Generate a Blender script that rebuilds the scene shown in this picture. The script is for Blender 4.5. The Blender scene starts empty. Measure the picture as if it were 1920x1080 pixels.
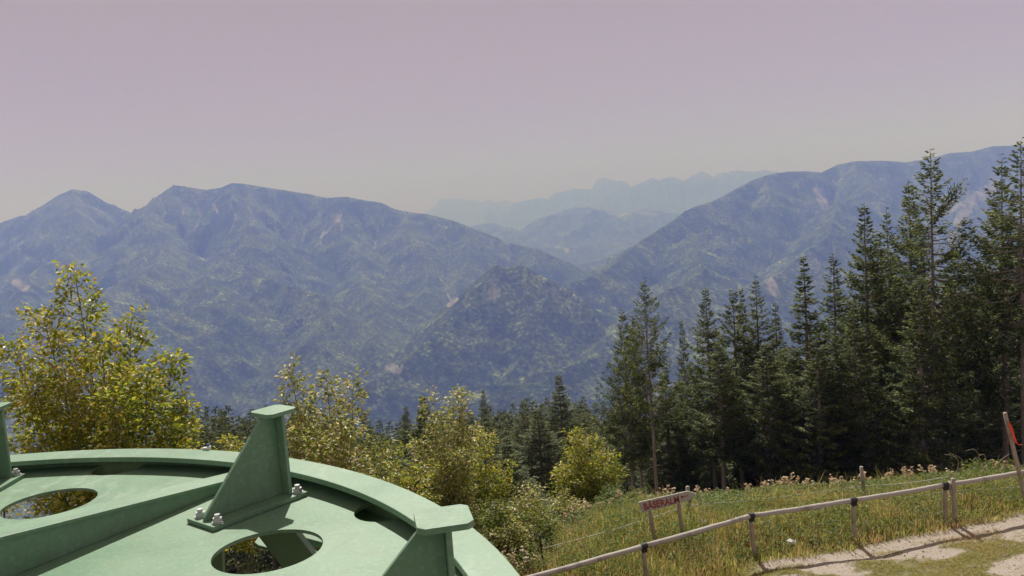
import bpy, math
import numpy as np
from mathutils import Matrix, Vector

# ---------------------------------------------------------------- camera, sky, sun, exposure
scene = bpy.context.scene
col = scene.collection
CAM_H = 8.0
F, PITCH, ROLL = 1600.0, math.radians(5.8), math.radians(4.3)
cd = bpy.data.cameras.new("camera")
cd.sensor_width = 36.0
cd.lens = 36.0 * F / 1920.0
cd.clip_start, cd.clip_end = 0.05, 90000.0
cam = bpy.data.objects.new("camera", cd)
col.objects.link(cam)
ROT = Matrix.Rotation(math.pi / 2 - PITCH, 4, 'X') @ Matrix.Rotation(-ROLL, 4, 'Z')
cam.matrix_world = Matrix.Translation((0, 0, CAM_H)) @ ROT
scene.camera = cam

SUN_EL = math.radians(50.0)
SUN_AZ = math.radians(96.0)          # counter-clockwise from +X: ahead of the camera, slightly left
world = bpy.data.worlds.new("World")
scene.world = world
world.use_nodes = True
wn = world.node_tree
wn.nodes.clear()
sky = wn.nodes.new('ShaderNodeTexSky')
sky.sky_type = 'NISHITA'
sky.sun_disc = False
sky.sun_elevation = SUN_EL
sky.sun_rotation = math.pi / 2 - SUN_AZ
sky.altitude = 1000
sky.air_density = 1.0
sky.dust_density = 3.0
veil = wn.nodes.new('ShaderNodeMixRGB')      # thin high veil of cloud greys the sky
veil.inputs['Fac'].default_value = 0.95
gz_co = wn.nodes.new('ShaderNodeTexCoord')
gz_sep = wn.nodes.new('ShaderNodeSeparateXYZ')
gz_r = wn.nodes.new('ShaderNodeValToRGB')          # the veil is a little warmer towards the horizon
gz_r.color_ramp.elements[0].position = 0.0
gz_r.color_ramp.elements[0].color = (0.93, 0.54, 0.42, 1)
gz_r.color_ramp.elements[1].position = 0.28
gz_r.color_ramp.elements[1].color = (0.785, 0.60, 0.31, 1)
gz_m = wn.nodes.new('ShaderNodeVectorMath')
gz_m.operation = 'SCALE'
gz_m.inputs['Scale'].default_value = 3.55
wn.links.new(gz_co.outputs['Generated'], gz_sep.inputs[0])
wn.links.new(gz_sep.outputs['Z'], gz_r.inputs[0])
wn.links.new(gz_r.outputs[0], gz_m.inputs[0])
wn.links.new(gz_m.outputs[0], veil.inputs['Color2'])
cl_co = wn.nodes.new('ShaderNodeTexCoord')
cl_map = wn.nodes.new('ShaderNodeMapping')
cl_map.inputs['Scale'].default_value = (1.0, 1.0, 5.0)
cl_n = wn.nodes.new('ShaderNodeTexNoise')
cl_n.inputs['Scale'].default_value = 2.2
cl_n.inputs['Detail'].default_value = 6
cl_n.inputs['Distortion'].default_value = 0.6
cl_r = wn.nodes.new('ShaderNodeMapRange')
cl_r.inputs['To Min'].default_value = 0.93
cl_r.inputs['To Max'].default_value = 1.05
mulc = wn.nodes.new('ShaderNodeVectorMath')
mulc.operation = 'SCALE'
bg = wn.nodes.new('ShaderNodeBackground')
bg.inputs['Strength'].default_value = 0.10
wo = wn.nodes.new('ShaderNodeOutputWorld')
wn.links.new(sky.outputs[0], veil.inputs['Color1'])
wn.links.new(cl_co.outputs['Generated'], cl_map.inputs['Vector'])
wn.links.new(cl_map.outputs[0], cl_n.inputs['Vector'])
wn.links.new(cl_n.outputs['Fac'], cl_r.inputs['Value'])
wn.links.new(veil.outputs[0], mulc.inputs[0])
wn.links.new(cl_r.outputs[0], mulc.inputs['Scale'])
wn.links.new(mulc.outputs[0], bg.inputs['Color'])
wn.links.new(bg.outputs[0], wo.inputs['Surface'])

sd = bpy.data.lights.new("sun", 'SUN')
sd.energy = 5.0
sd.angle = math.radians(0.5)
sd.color = (0.87, 0.88, 1.0)   # the haze the light crosses warms it again on its way down
sun = bpy.data.objects.new("sun", sd)
col.objects.link(sun)
sdir = Vector((math.cos(SUN_EL) * math.cos(SUN_AZ), math.cos(SUN_EL) * math.sin(SUN_AZ), math.sin(SUN_EL)))
sun.rotation_euler = sdir.to_track_quat('Z', 'Y').to_euler()
sun.location = (0, 0, 40)

vs = scene.view_settings
vs.view_transform = 'Standard'
vs.look = 'None'
vs.exposure = 0.50
vs.gamma = 1.0
vs.use_curve_mapping = False
scene.cycles.volume_bounces = 1
scene.cycles.max_bounces = 8
scene.cycles.transmission_bounces = 4
scene.cycles.use_denoising = True

# ---------------------------------------------------------------- helpers
RM = np.array(ROT.to_3x3())
ORG = np.array([0, 0, CAM_H])


def ray(px, py):
    return RM @ np.array([(px - 960) / F, -(py - 540) / F, -1.0])


def at(px, py, y):
    d = ray(px, py)
    return ORG + d * (y / d[1])


def onz(px, py, z):
    d = ray(px, py)
    return ORG + d * ((z - CAM_H) / d[2])


def project(V):
    c = (np.asarray(V, float) - ORG) @ RM
    return 960 + F * c[:, 0] / -c[:, 2], 540 - F * c[:, 1] / -c[:, 2]


class Perlin:
    def __init__(s, seed):
        r = np.random.default_rng(seed)
        s.p = r.permutation(1024)
        a = r.uniform(0, 2 * np.pi, 1024)
        s.gx, s.gy = np.cos(a), np.sin(a)

    def __call__(s, x, y):
        xi, yi = np.floor(x).astype(int), np.floor(y).astype(int)
        fx, fy = x - xi, y - yi
        u, v = fx * fx * fx * (fx * (fx * 6 - 15) + 10), fy * fy * fy * (fy * (fy * 6 - 15) + 10)

        def g(ix, iy, dx, dy):
            h = s.p[(s.p[ix & 1023] + iy) & 1023]
            return s.gx[h] * dx + s.gy[h] * dy
        a, b = g(xi, yi, fx, fy), g(xi + 1, yi, fx - 1, fy)
        c, d = g(xi, yi + 1, fx, fy - 1), g(xi + 1, yi + 1, fx - 1, fy - 1)
        return ((a + u * (b - a)) * (1 - v) + (c + u * (d - c)) * v) * 1.5

    def fbm(s, x, y, o=4, ridged=False):
        t, amp, n = 0, 1.0, 0
        for k in range(o):
            v = s(x * 2 ** k + 17.3 * k, y * 2 ** k - 9.1 * k)
            if ridged:
                v = 1 - 2 * np.abs(v)
            t = t + v * amp
            n += amp
            amp *= 0.5
        return t / n


class MB:
    """collects faces; builds ONE mesh object"""

    def __init__(s):
        s.V, s.Q, s.T, s.n = [], [], [], 0
        s.qm, s.tm = [], []

    def add(s, V, quads=None, tris=None, m=0):
        V = np.asarray(V, float).reshape(-1, 3)
        if quads is not None and len(quads):
            q = np.asarray(quads, int).reshape(-1, 4) + s.n
            s.Q.append(q)
            s.qm.append(np.full(len(q), m))
        if tris is not None and len(tris):
            t = np.asarray(tris, int).reshape(-1, 3) + s.n
            s.T.append(t)
            s.tm.append(np.full(len(t), m))
        s.V.append(V)
        s.n += len(V)

    def box(s, c, size, rot=None, m=0):
        sx, sy, sz = [k / 2 for k in size]
        V = np.array([(x, y, z) for z in (-sz, sz) for y in (-sy, sy) for x in (-sx, sx)], float)
        if rot is not None:
            V = V @ np.asarray(rot).T
        s.add(V + np.asarray(c), [(0, 2, 3, 1), (4, 5, 7, 6), (0, 1, 5, 4), (2, 6, 7, 3), (0, 4, 6, 2), (1, 3, 7, 5)], m=m)

    def prism(s, poly, z0, z1, frame=None, m=0):
        """polygon (convex) in local xy, extruded z0..z1; frame = (origin, X, Y, Z)"""
        n = len(poly)
        P = np.array([(p[0], p[1], z0) for p in poly] + [(p[0], p[1], z1) for p in poly], float)
        if frame is not None:
            o, X, Y, Z = [np.asarray(k, float) for k in frame]
            P = o + P[:, :1] * X + P[:, 1:2] * Y + P[:, 2:] * Z
        q = [(i, (i + 1) % n, n + (i + 1) % n, n + i) for i in range(n)]
        t = [(0, i + 1, i) for i in range(1, n - 1)] + [(n, n + i, n + i + 1) for i in range(1, n - 1)]
        s.add(P, q, t, m)

    def tube(s, pts, rad, n=6, m=0, cap=True):
        pts = np.asarray(pts, float)
        rad = np.broadcast_to(np.asarray(rad, float), (len(pts),))
        d = np.gradient(pts, axis=0)
        d /= np.linalg.norm(d, axis=1)[:, None] + 1e-9
        up = np.array([0, 0, 1.0]) if abs(d[0][2]) < 0.8 else np.array([1.0, 0, 0])
        u = np.cross(d, up)
        u /= np.linalg.norm(u, axis=1)[:, None] + 1e-9
        v = np.cross(d, u)
        a = np.linspace(0, 2 * np.pi, n, endpoint=False)
        V = (pts[:, None] + rad[:, None, None] * (np.cos(a)[None, :, None] * u[:, None] + np.sin(a)[None, :, None] * v[:, None])).reshape(-1, 3)
        q = []
        for i in range(len(pts) - 1):
            for k in range(n):
                q.append((i * n + k, i * n + (k + 1) % n, (i + 1) * n + (k + 1) % n, (i + 1) * n + k))
        t = []
        if cap:
            L = (len(pts) - 1) * n
            t = [(0, k + 1, k) for k in range(1, n - 1)] + [(L, L + k, L + k + 1) for k in range(1, n - 1)]
        s.add(V, q, t, m)

    def leaves(s, P, D, N, L, W, fold=0.25, m=0):
        """rhombic, folded leaves: P base, D direction, N normal, lengths L, widths W"""
        P, D, N = [np.asarray(k, float) for k in (P, D, N)]
        n = len(P)
        D = D / (np.linalg.norm(D, axis=1)[:, None] + 1e-9)
        S = np.cross(D, N)
        S /= np.linalg.norm(S, axis=1)[:, None] + 1e-9
        N = np.cross(S, D)
        L = np.broadcast_to(L, (n,))[:, None]
        W = np.broadcast_to(W, (n,))[:, None]
        mid = P + D * L * 0.5
        V = np.stack([P, mid + S * W / 2 + N * W * fold, P + D * L - N * L * 0.08, mid - S * W / 2 + N * W * fold], 1).reshape(-1, 3)
        b = np.arange(n)[:, None] * 4
        t = np.concatenate([b + [0, 1, 2], b + [0, 2, 3]], 0)
        s.add(V, tris=t, m=m)

    def build(s, name, mats, parent=None, smooth=False, bevel=0.0):
        me = bpy.data.meshes.new(name)
        V = np.concatenate(s.V)
        Q = np.concatenate(s.Q) if s.Q else np.zeros((0, 4), int)
        T = np.concatenate(s.T) if s.T else np.zeros((0, 3), int)
        me.vertices.add(len(V))
        me.vertices.foreach_set('co', V.astype(np.float32).ravel())
        li = np.concatenate([Q.ravel(), T.ravel()])
        me.loops.add(len(li))
        me.loops.foreach_set('vertex_index', li.astype(np.int32))
        st = np.concatenate([np.arange(len(Q)) * 4, len(Q) * 4 + np.arange(len(T)) * 3])
        me.polygons.add(len(st))
        me.polygons.foreach_set('loop_start', st.astype(np.int32))
        mi = np.concatenate([np.concatenate(s.qm) if s.qm else np.zeros(0), np.concatenate(s.tm) if s.tm else np.zeros(0)])
        me.polygons.foreach_set('material_index', mi.astype(np.int32))
        me.polygons.foreach_set('use_smooth', np.full(len(st), smooth))
        for m in (mats if isinstance(mats, (list, tuple)) else [mats]):
            me.materials.append(m)
        me.update(calc_edges=True)
        me.validate()
        o = bpy.data.objects.new(name, me)
        col.objects.link(o)
        if parent is not None:
            o.parent = parent
        if bevel:
            b = o.modifiers.new('bevel', 'BEVEL')
            b.width = bevel
            b.segments = 2
            b.limit_method = 'ANGLE'
            b.angle_limit = math.radians(40)
        return o


def tag(o, label=None, cat=None, group=None, kind=None):
    if label:
        o['label'] = label
    if cat:
        o['category'] = cat
    if group:
        o['group'] = group
    if kind:
        o['kind'] = kind
    return o


def empty(name, loc=(0, 0, 0), rz=0.0):
    o = bpy.data.objects.new(name, None)
    o.location = loc
    o.rotation_euler = (0, 0, rz)
    col.objects.link(o)
    return o


def copy_tree(o, parent=None):
    c = o.copy()
    for k in ('label',):
        if parent is None and k in c:
            del c[k]
    col.objects.link(c)
    c.parent = parent
    for ch in [x for x in o.children]:
        copy_tree(ch, c)
    return c


# ---------------------------------------------------------------- materials
class NT:
    def __init__(s, name, rough=0.6, spec=0.3, metal=0.0):
        s.m = bpy.data.materials.new(name)
        s.m.use_nodes = True
        s.t = s.m.node_tree
        s.b = s.t.nodes['Principled BSDF']
        s.b.inputs['Roughness'].default_value = rough
        s.b.inputs['Specular IOR Level'].default_value = spec
        s.b.inputs['Metallic'].default_value = metal
        s.co = s.t.nodes.new('ShaderNodeTexCoord').outputs['Object']

    def n(s, kind, **kw):
        x = s.t.nodes.new(kind)
        for k, v in kw.items():
            if k.startswith('in_'):
                x.inputs[k[3:].replace('_', ' ')].default_value = v
            else:
                setattr(x, k, v)
        return x

    def l(s, a, b):
        s.t.links.new(a, b)

    def mapped(s, scale):
        m = s.n('ShaderNodeMapping')
        m.inputs['Scale'].default_value = scale
        s.l(s.co, m.inputs['Vector'])
        return m.outputs[0]

    def noise(s, scale, detail=4, vec=None, rough=0.55, dist=0.0):
        x = s.n('ShaderNodeTexNoise')
        x.inputs['Scale'].default_value = scale
        x.inputs['Detail'].default_value = detail
        x.inputs['Roughness'].default_value = rough
        x.inputs['Distortion'].default_value = dist
        s.l(vec if vec is not None else s.co, x.inputs['Vector'])
        return x.outputs['Fac']

    def ramp(s, fac, stops, interp='LINEAR'):
        r = s.n('ShaderNodeValToRGB')
        cr = r.color_ramp
        cr.interpolation = interp
        while len(cr.elements) < len(stops):
            cr.elements.new(0.5)
        for e, (p, c) in zip(cr.elements, stops):
            e.position = p
            e.color = (c[0], c[1], c[2], 1) if len(c) == 3 else c
        s.l(fac, r.inputs[0])
        return r.outputs[0]

    def fr(s, fac, a, b):
        return s.ramp(fac, [(a, (0, 0, 0)), (b, (1, 1, 1))])

    def mix(s, fac, a, b, mode='MIX'):
        x = s.n('ShaderNodeMixRGB', blend_type=mode)
        for i, v in ((0, fac), (1, a), (2, b)):
            if isinstance(v, (int, float)):
                x.inputs[i].default_value = v
            elif isinstance(v, tuple):
                x.inputs[i].default_value = (v[0], v[1], v[2], 1)
            else:
                s.l(v, x.inputs[i])
        return x.outputs[0]

    def base(s, c):
        if isinstance(c, tuple):
            s.b.inputs['Base Color'].default_value = (c[0], c[1], c[2], 1)
        else:
            s.l(c, s.b.inputs['Base Color'])
        return s

    def bump(s, h, strength=0.3, dist=0.01):
        x = s.n('ShaderNodeBump')
        x.inputs['Strength'].default_value = strength
        x.inputs['Distance'].default_value = dist
        s.l(h, x.inputs['Height'])
        s.l(x.outputs[0], s.b.inputs['Normal'])
        return s


def leaf_mat(name, stops, trans=0.45, rough=0.5, spec=0.25, var_scale=0.6):
    t = NT(name, rough, spec)
    gi = t.n('ShaderNodeNewGeometry')
    big = t.noise(var_scale, 3)
    f = t.n('ShaderNodeMath', operation='MULTIPLY_ADD')
    f.inputs[1].default_value = 0.75
    t.l(gi.outputs['Random Per Island'], f.inputs[0])
    g = t.n('ShaderNodeMath', operation='MULTIPLY_ADD')
    g.inputs[1].default_value = 0.9
    g.inputs[2].default_value = -0.22
    t.l(big, g.inputs[0])
    t.l(g.outputs[0], f.inputs[2])
    c = t.ramp(f.outputs[0], stops)
    t.base(c)
    tr = t.n('ShaderNodeBsdfTranslucent')
    hs = t.n('ShaderNodeHueSaturation')
    hs.inputs['Saturation'].default_value = 1.1
    hs.inputs['Value'].default_value = 1.5
    t.l(c, hs.inputs['Color'])
    t.l(hs.outputs[0], tr.inputs['Color'])
    mx = t.n('ShaderNodeMixShader')
    mx.inputs[0].default_value = trans
    out = t.t.nodes['Material Output']
    t.l(t.b.outputs[0], mx.inputs[1])
    t.l(tr.outputs[0], mx.inputs[2])
    t.l(mx.outputs[0], out.inputs['Surface'])
    return t.m


def mat_paint():
    t = NT('green_steel_paint', 0.42, 0.45)
    cloud = t.noise(2.5, 6, rough=0.6)
    fine = t.noise(60, 4)
    spk = t.noise(95, 2)
    patch = t.noise(3.1, 3)
    c = t.mix(t.fr(cloud, 0.35, 0.7), (0.125, 0.235, 0.145), (0.17, 0.27, 0.18))
    c = t.mix(t.fr(fine, 0.5, 0.75), c, (0.21, 0.30, 0.22))
    both = t.mix(1.0, t.fr(spk, 0.69, 0.73), t.fr(patch, 0.42, 0.58), 'MULTIPLY')
    c = t.mix(both, c, (0.04, 0.055, 0.04))
    swirl = t.n('ShaderNodeTexWave', in_Scale=3.0, in_Distortion=9.0, in_Detail=3.0)
    swirl.inputs['Detail Scale'].default_value = 2.0
    t.l(t.co, swirl.inputs['Vector'])
    sw = t.mix(1.0, t.fr(swirl.outputs['Fac'], 0.7, 1.0), t.fr(t.noise(1.3, 2), 0.52, 0.66), 'MULTIPLY')
    c = t.mix(t.mix(1.0, sw, (0.3, 0.3, 0.3), 'MULTIPLY'), c, (0.34, 0.43, 0.34))
    grime = t.mix(1.0, t.fr(t.noise(7, 8, rough=0.72, dist=1.0), 0.50, 0.72), (0.42, 0.42, 0.42), 'MULTIPLY')
    c = t.mix(grime, c, (0.13, 0.15, 0.10))
    t.base(c)
    t.l(t.ramp(cloud, [(0.3, (0.40,) * 3), (0.7, (0.58,) * 3)]), t.b.inputs['Roughness'])
    t.bump(t.mix(0.5, fine, t.noise(400, 2)), 0.12, 0.002)
    return t.m


def mat_wood(name, a, b, grain=(3, 3, 30)):
    t = NT(name, 0.75, 0.2)
    g = t.noise(6, 5, t.mapped(grain), 0.6, 0.4)
    c = t.mix(t.fr(g, 0.3, 0.7), a, b)
    c = t.mix(t.fr(t.noise(3, 3), 0.55, 0.8), c, tuple(k * 0.5 for k in a))
    t.base(c).bump(g, 0.5, 0.004)
    return t.m


def mat_terrain():
    t = NT('forested_mountain', 0.9, 0.05)
    at_ = t.n('ShaderNodeAttribute', attribute_name='rock')
    big = t.noise(0.0022, 5)
    mid = t.noise(0.012, 4)
    vo = t.n('ShaderNodeTexVoronoi', in_Scale=0.06)
    wv = t.n('ShaderNodeVectorMath', operation='MULTIPLY_ADD')
    wn_ = t.n('ShaderNodeTexNoise', in_Scale=0.02, in_Detail=4.0)
    t.l(t.co, wn_.inputs['Vector'])
    t.l(wn_.outputs['Color'], wv.inputs[0])
    wv.inputs[1].default_value = (40, 40, 40)
    t.l(t.co, wv.inputs[2])
    t.l(wv.outputs[0], vo.inputs['Vector'])
    gr = t.noise(0.06, 6, rough=0.75)
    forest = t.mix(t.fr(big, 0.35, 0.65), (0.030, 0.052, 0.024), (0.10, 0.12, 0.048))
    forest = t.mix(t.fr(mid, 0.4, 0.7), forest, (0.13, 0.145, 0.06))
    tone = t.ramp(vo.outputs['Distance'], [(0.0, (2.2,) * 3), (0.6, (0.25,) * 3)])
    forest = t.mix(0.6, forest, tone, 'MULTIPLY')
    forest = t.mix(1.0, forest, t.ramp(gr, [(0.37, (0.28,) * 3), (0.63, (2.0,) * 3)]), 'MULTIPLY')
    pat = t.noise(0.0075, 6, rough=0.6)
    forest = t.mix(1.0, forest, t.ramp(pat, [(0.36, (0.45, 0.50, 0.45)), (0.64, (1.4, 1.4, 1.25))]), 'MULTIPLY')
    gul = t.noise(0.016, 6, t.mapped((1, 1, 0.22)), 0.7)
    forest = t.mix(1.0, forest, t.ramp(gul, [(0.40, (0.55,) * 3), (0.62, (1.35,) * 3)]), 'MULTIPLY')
    rk = t.mix(t.fr(t.noise(0.02, 6), 0.35, 0.65), (0.17, 0.155, 0.145), (0.34, 0.31, 0.29))
    brk = t.noise(0.009, 8, t.mapped((1, 1, 0.25)), 0.72)
    fac = t.n('ShaderNodeMath', operation='ADD', use_clamp=False)
    t.l(at_.outputs['Fac'], fac.inputs[0])
    t.l(brk, fac.inputs[1])
    hf = t.n('ShaderNodeMath', operation='MULTIPLY')
    hf.inputs[1].default_value = 0.5
    t.l(fac.outputs[0], hf.inputs[0])
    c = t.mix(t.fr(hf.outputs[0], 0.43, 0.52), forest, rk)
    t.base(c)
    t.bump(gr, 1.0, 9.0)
    return t.m


def mat_ground():
    t = NT('meadow_soil', 0.95, 0.05)
    at_ = t.n('ShaderNodeAttribute', attribute_name='dirt')
    n1 = t.mix(0.55, t.noise(1.1, 7, rough=0.7), t.noise(11, 7, rough=0.8))
    n2 = t.noise(14, 5)
    n3 = t.noise(70, 3)
    dirt = t.mix(t.fr(n2, 0.3, 0.7), (0.22, 0.15, 0.13), (0.38, 0.27, 0.235))
    dirt = t.mix(t.fr(n3, 0.45, 0.7), dirt, (0.45, 0.34, 0.30))
    st = t.n('ShaderNodeTexVoronoi', in_Scale=22.0)
    t.l(t.co, st.inputs['Vector'])
    dirt = t.mix(t.fr(st.outputs['Distance'], 0.18, 0.1), dirt, (0.40, 0.34, 0.30))
    soil = t.mix(t.fr(n2, 0.4, 0.6), (0.040, 0.036, 0.018), (0.09, 0.09, 0.03))
    turf = t.mix(t.fr(n2, 0.35, 0.65), (0.13, 0.13, 0.045), (0.24, 0.20, 0.11))
    f = t.n('ShaderNodeMath', operation='ADD')
    t.l(at_.outputs['Fac'], f.inputs[0])
    t.l(n1, f.inputs[1])
    h = t.n('ShaderNodeMath', operation='MULTIPLY')
    h.inputs[1].default_value = 0.5
    t.l(f.outputs[0], h.inputs[0])
    c = t.mix(t.fr(h.outputs[0], 0.36, 0.42), soil, turf)
    c = t.mix(t.fr(h.outputs[0], 0.565, 0.625), c, dirt)
    t.base(c)
    t.bump(t.mix(0.5, n2, n3), 0.9, 0.05)
    return t.m


def mat_bark(name, a, b):
    t = NT(name, 0.9, 0.1)
    g = t.noise(5, 6, t.mapped((5, 5, 1.2)), 0.65)
    t.base(t.mix(t.fr(g, 0.35, 0.65), a, b)).bump(g, 0.8, 0.03)
    return t.m


def mat_simple(name, c, rough=0.5, metal=0.0, spec=0.4, var=0.25):
    t = NT(name, rough, spec, metal)
    n = t.noise(25, 4)
    t.base(t.mix(t.fr(n, 0.3, 0.7), tuple(k * (1 - var) for k in c), c))
    return t.m


M_PAINT = mat_paint()
M_STEEL = mat_simple('galvanised_bolt', (0.62, 0.60, 0.63), 0.35, 0.6)
M_RAIL = mat_wood('weathered_rail_wood', (0.26, 0.23, 0.215), (0.56, 0.51, 0.48), (12, 12, 12))
M_POST = mat_wood('post_wood', (0.22, 0.185, 0.155), (0.44, 0.375, 0.31), (14, 14, 2))
M_SIGN = mat_wood('grey_sign_board', (0.36, 0.335, 0.315), (0.50, 0.47, 0.44), (2, 20, 20))
M_RED = mat_simple('faded_red_lettering', (0.36, 0.06, 0.06), 0.7, var=0.4)
M_BLACK = mat_simple('black_strap', (0.025, 0.022, 0.025), 0.6)
M_WIRE = mat_simple('pale_fence_tape', (0.55, 0.57, 0.52), 0.6)
M_WHITE = mat_simple('white_scrap', (0.8, 0.8, 0.8), 0.6, var=0.1)
M_RIBBON = mat_simple('red_orange_ribbon', (0.85, 0.07, 0.03), 0.5, var=0.2)
M_TERR = mat_terrain()
M_GROUND = mat_ground()
M_BARK = mat_bark('spruce_bark', (0.16, 0.135, 0.12), (0.38, 0.33, 0.295))
M_BARK2 = mat_bark('beech_bark', (0.10, 0.085, 0.07), (0.22, 0.19, 0.16))
M_DRY = mat_bark('dry_stem', (0.22, 0.18, 0.13), (0.40, 0.33, 0.26))
M_NEEDLE = leaf_mat('spruce_needles', [(0.0, (0.022, 0.034, 0.013)), (0.45, (0.058, 0.082, 0.030)), (0.78, (0.14, 0.165, 0.055)), (1.0, (0.30, 0.30, 0.11))], 0.4, 0.55, 0.2, 0.35)
M_NEEDLE2 = leaf_mat('far_spruce_needles', [(0.0, (0.028, 0.040, 0.016)), (0.5, (0.085, 0.105, 0.036)), (1.0, (0.22, 0.23, 0.08))], 0.25, 0.6, 0.15, 0.15)
M_BEECH = leaf_mat('beech_leaves', [(0.0, (0.07, 0.105, 0.022)), (0.35, (0.16, 0.20, 0.032)), (0.62, (0.28, 0.29, 0.045)), (0.86, (0.42, 0.38, 0.08)), (0.95, (0.40, 0.26, 0.08)), (1.0, (0.62, 0.56, 0.34))], 0.5, 0.42, 0.4, 0.8)
M_MAPLE = leaf_mat('pale_leaves', [(0.0, (0.08, 0.12, 0.035)), (0.4, (0.19, 0.22, 0.055)), (0.7, (0.33, 0.31, 0.09)), (0.88, (0.42, 0.36, 0.15)), (1.0, (0.66, 0.56, 0.44))], 0.5, 0.4, 0.45, 0.8)
M_YOUNG = leaf_mat('young_leaves', [(0.0, (0.05, 0.085, 0.018)), (0.5, (0.11, 0.15, 0.03)), (0.85, (0.22, 0.23, 0.05)), (1.0, (0.33, 0.25, 0.07))], 0.45, 0.45, 0.35, 0.7)
M_GRASS = leaf_mat('meadow_grass', [(0.0, (0.08, 0.12, 0.025)), (0.3, (0.20, 0.23, 0.045)), (0.6, (0.38, 0.35, 0.11)), (0.85, (0.50, 0.40, 0.20)), (1.0, (0.46, 0.26, 0.16))], 0.4, 0.6, 0.15, 0.7)
M_WEED = leaf_mat('weed_leaves', [(0.0, (0.05, 0.09, 0.03)), (0.5, (0.11, 0.165, 0.045)), (1.0, (0.24, 0.26, 0.08))], 0.4, 0.5, 0.3, 0.9)
M_SEED = leaf_mat('thistle_down', [(0.0, (0.25, 0.23, 0.12)), (0.35, (0.50, 0.39, 0.27)), (0.7, (0.68, 0.55, 0.42)), (1.0, (0.85, 0.74, 0.62))], 0.35, 0.8, 0.1, 2.0)

# ---------------------------------------------------------------- large structure: mountains
pn = Perlin(3)


def sub(points, step=1.0):
    return points


def ridge3(pts):
    """(px, py, distance) along the photograph's ridges -> world points at their real distance"""
    return np.array([at(p[0], p[1], float(np.interp(p[2], DMAP[0], DMAP[1]))) for p in pts])


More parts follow.
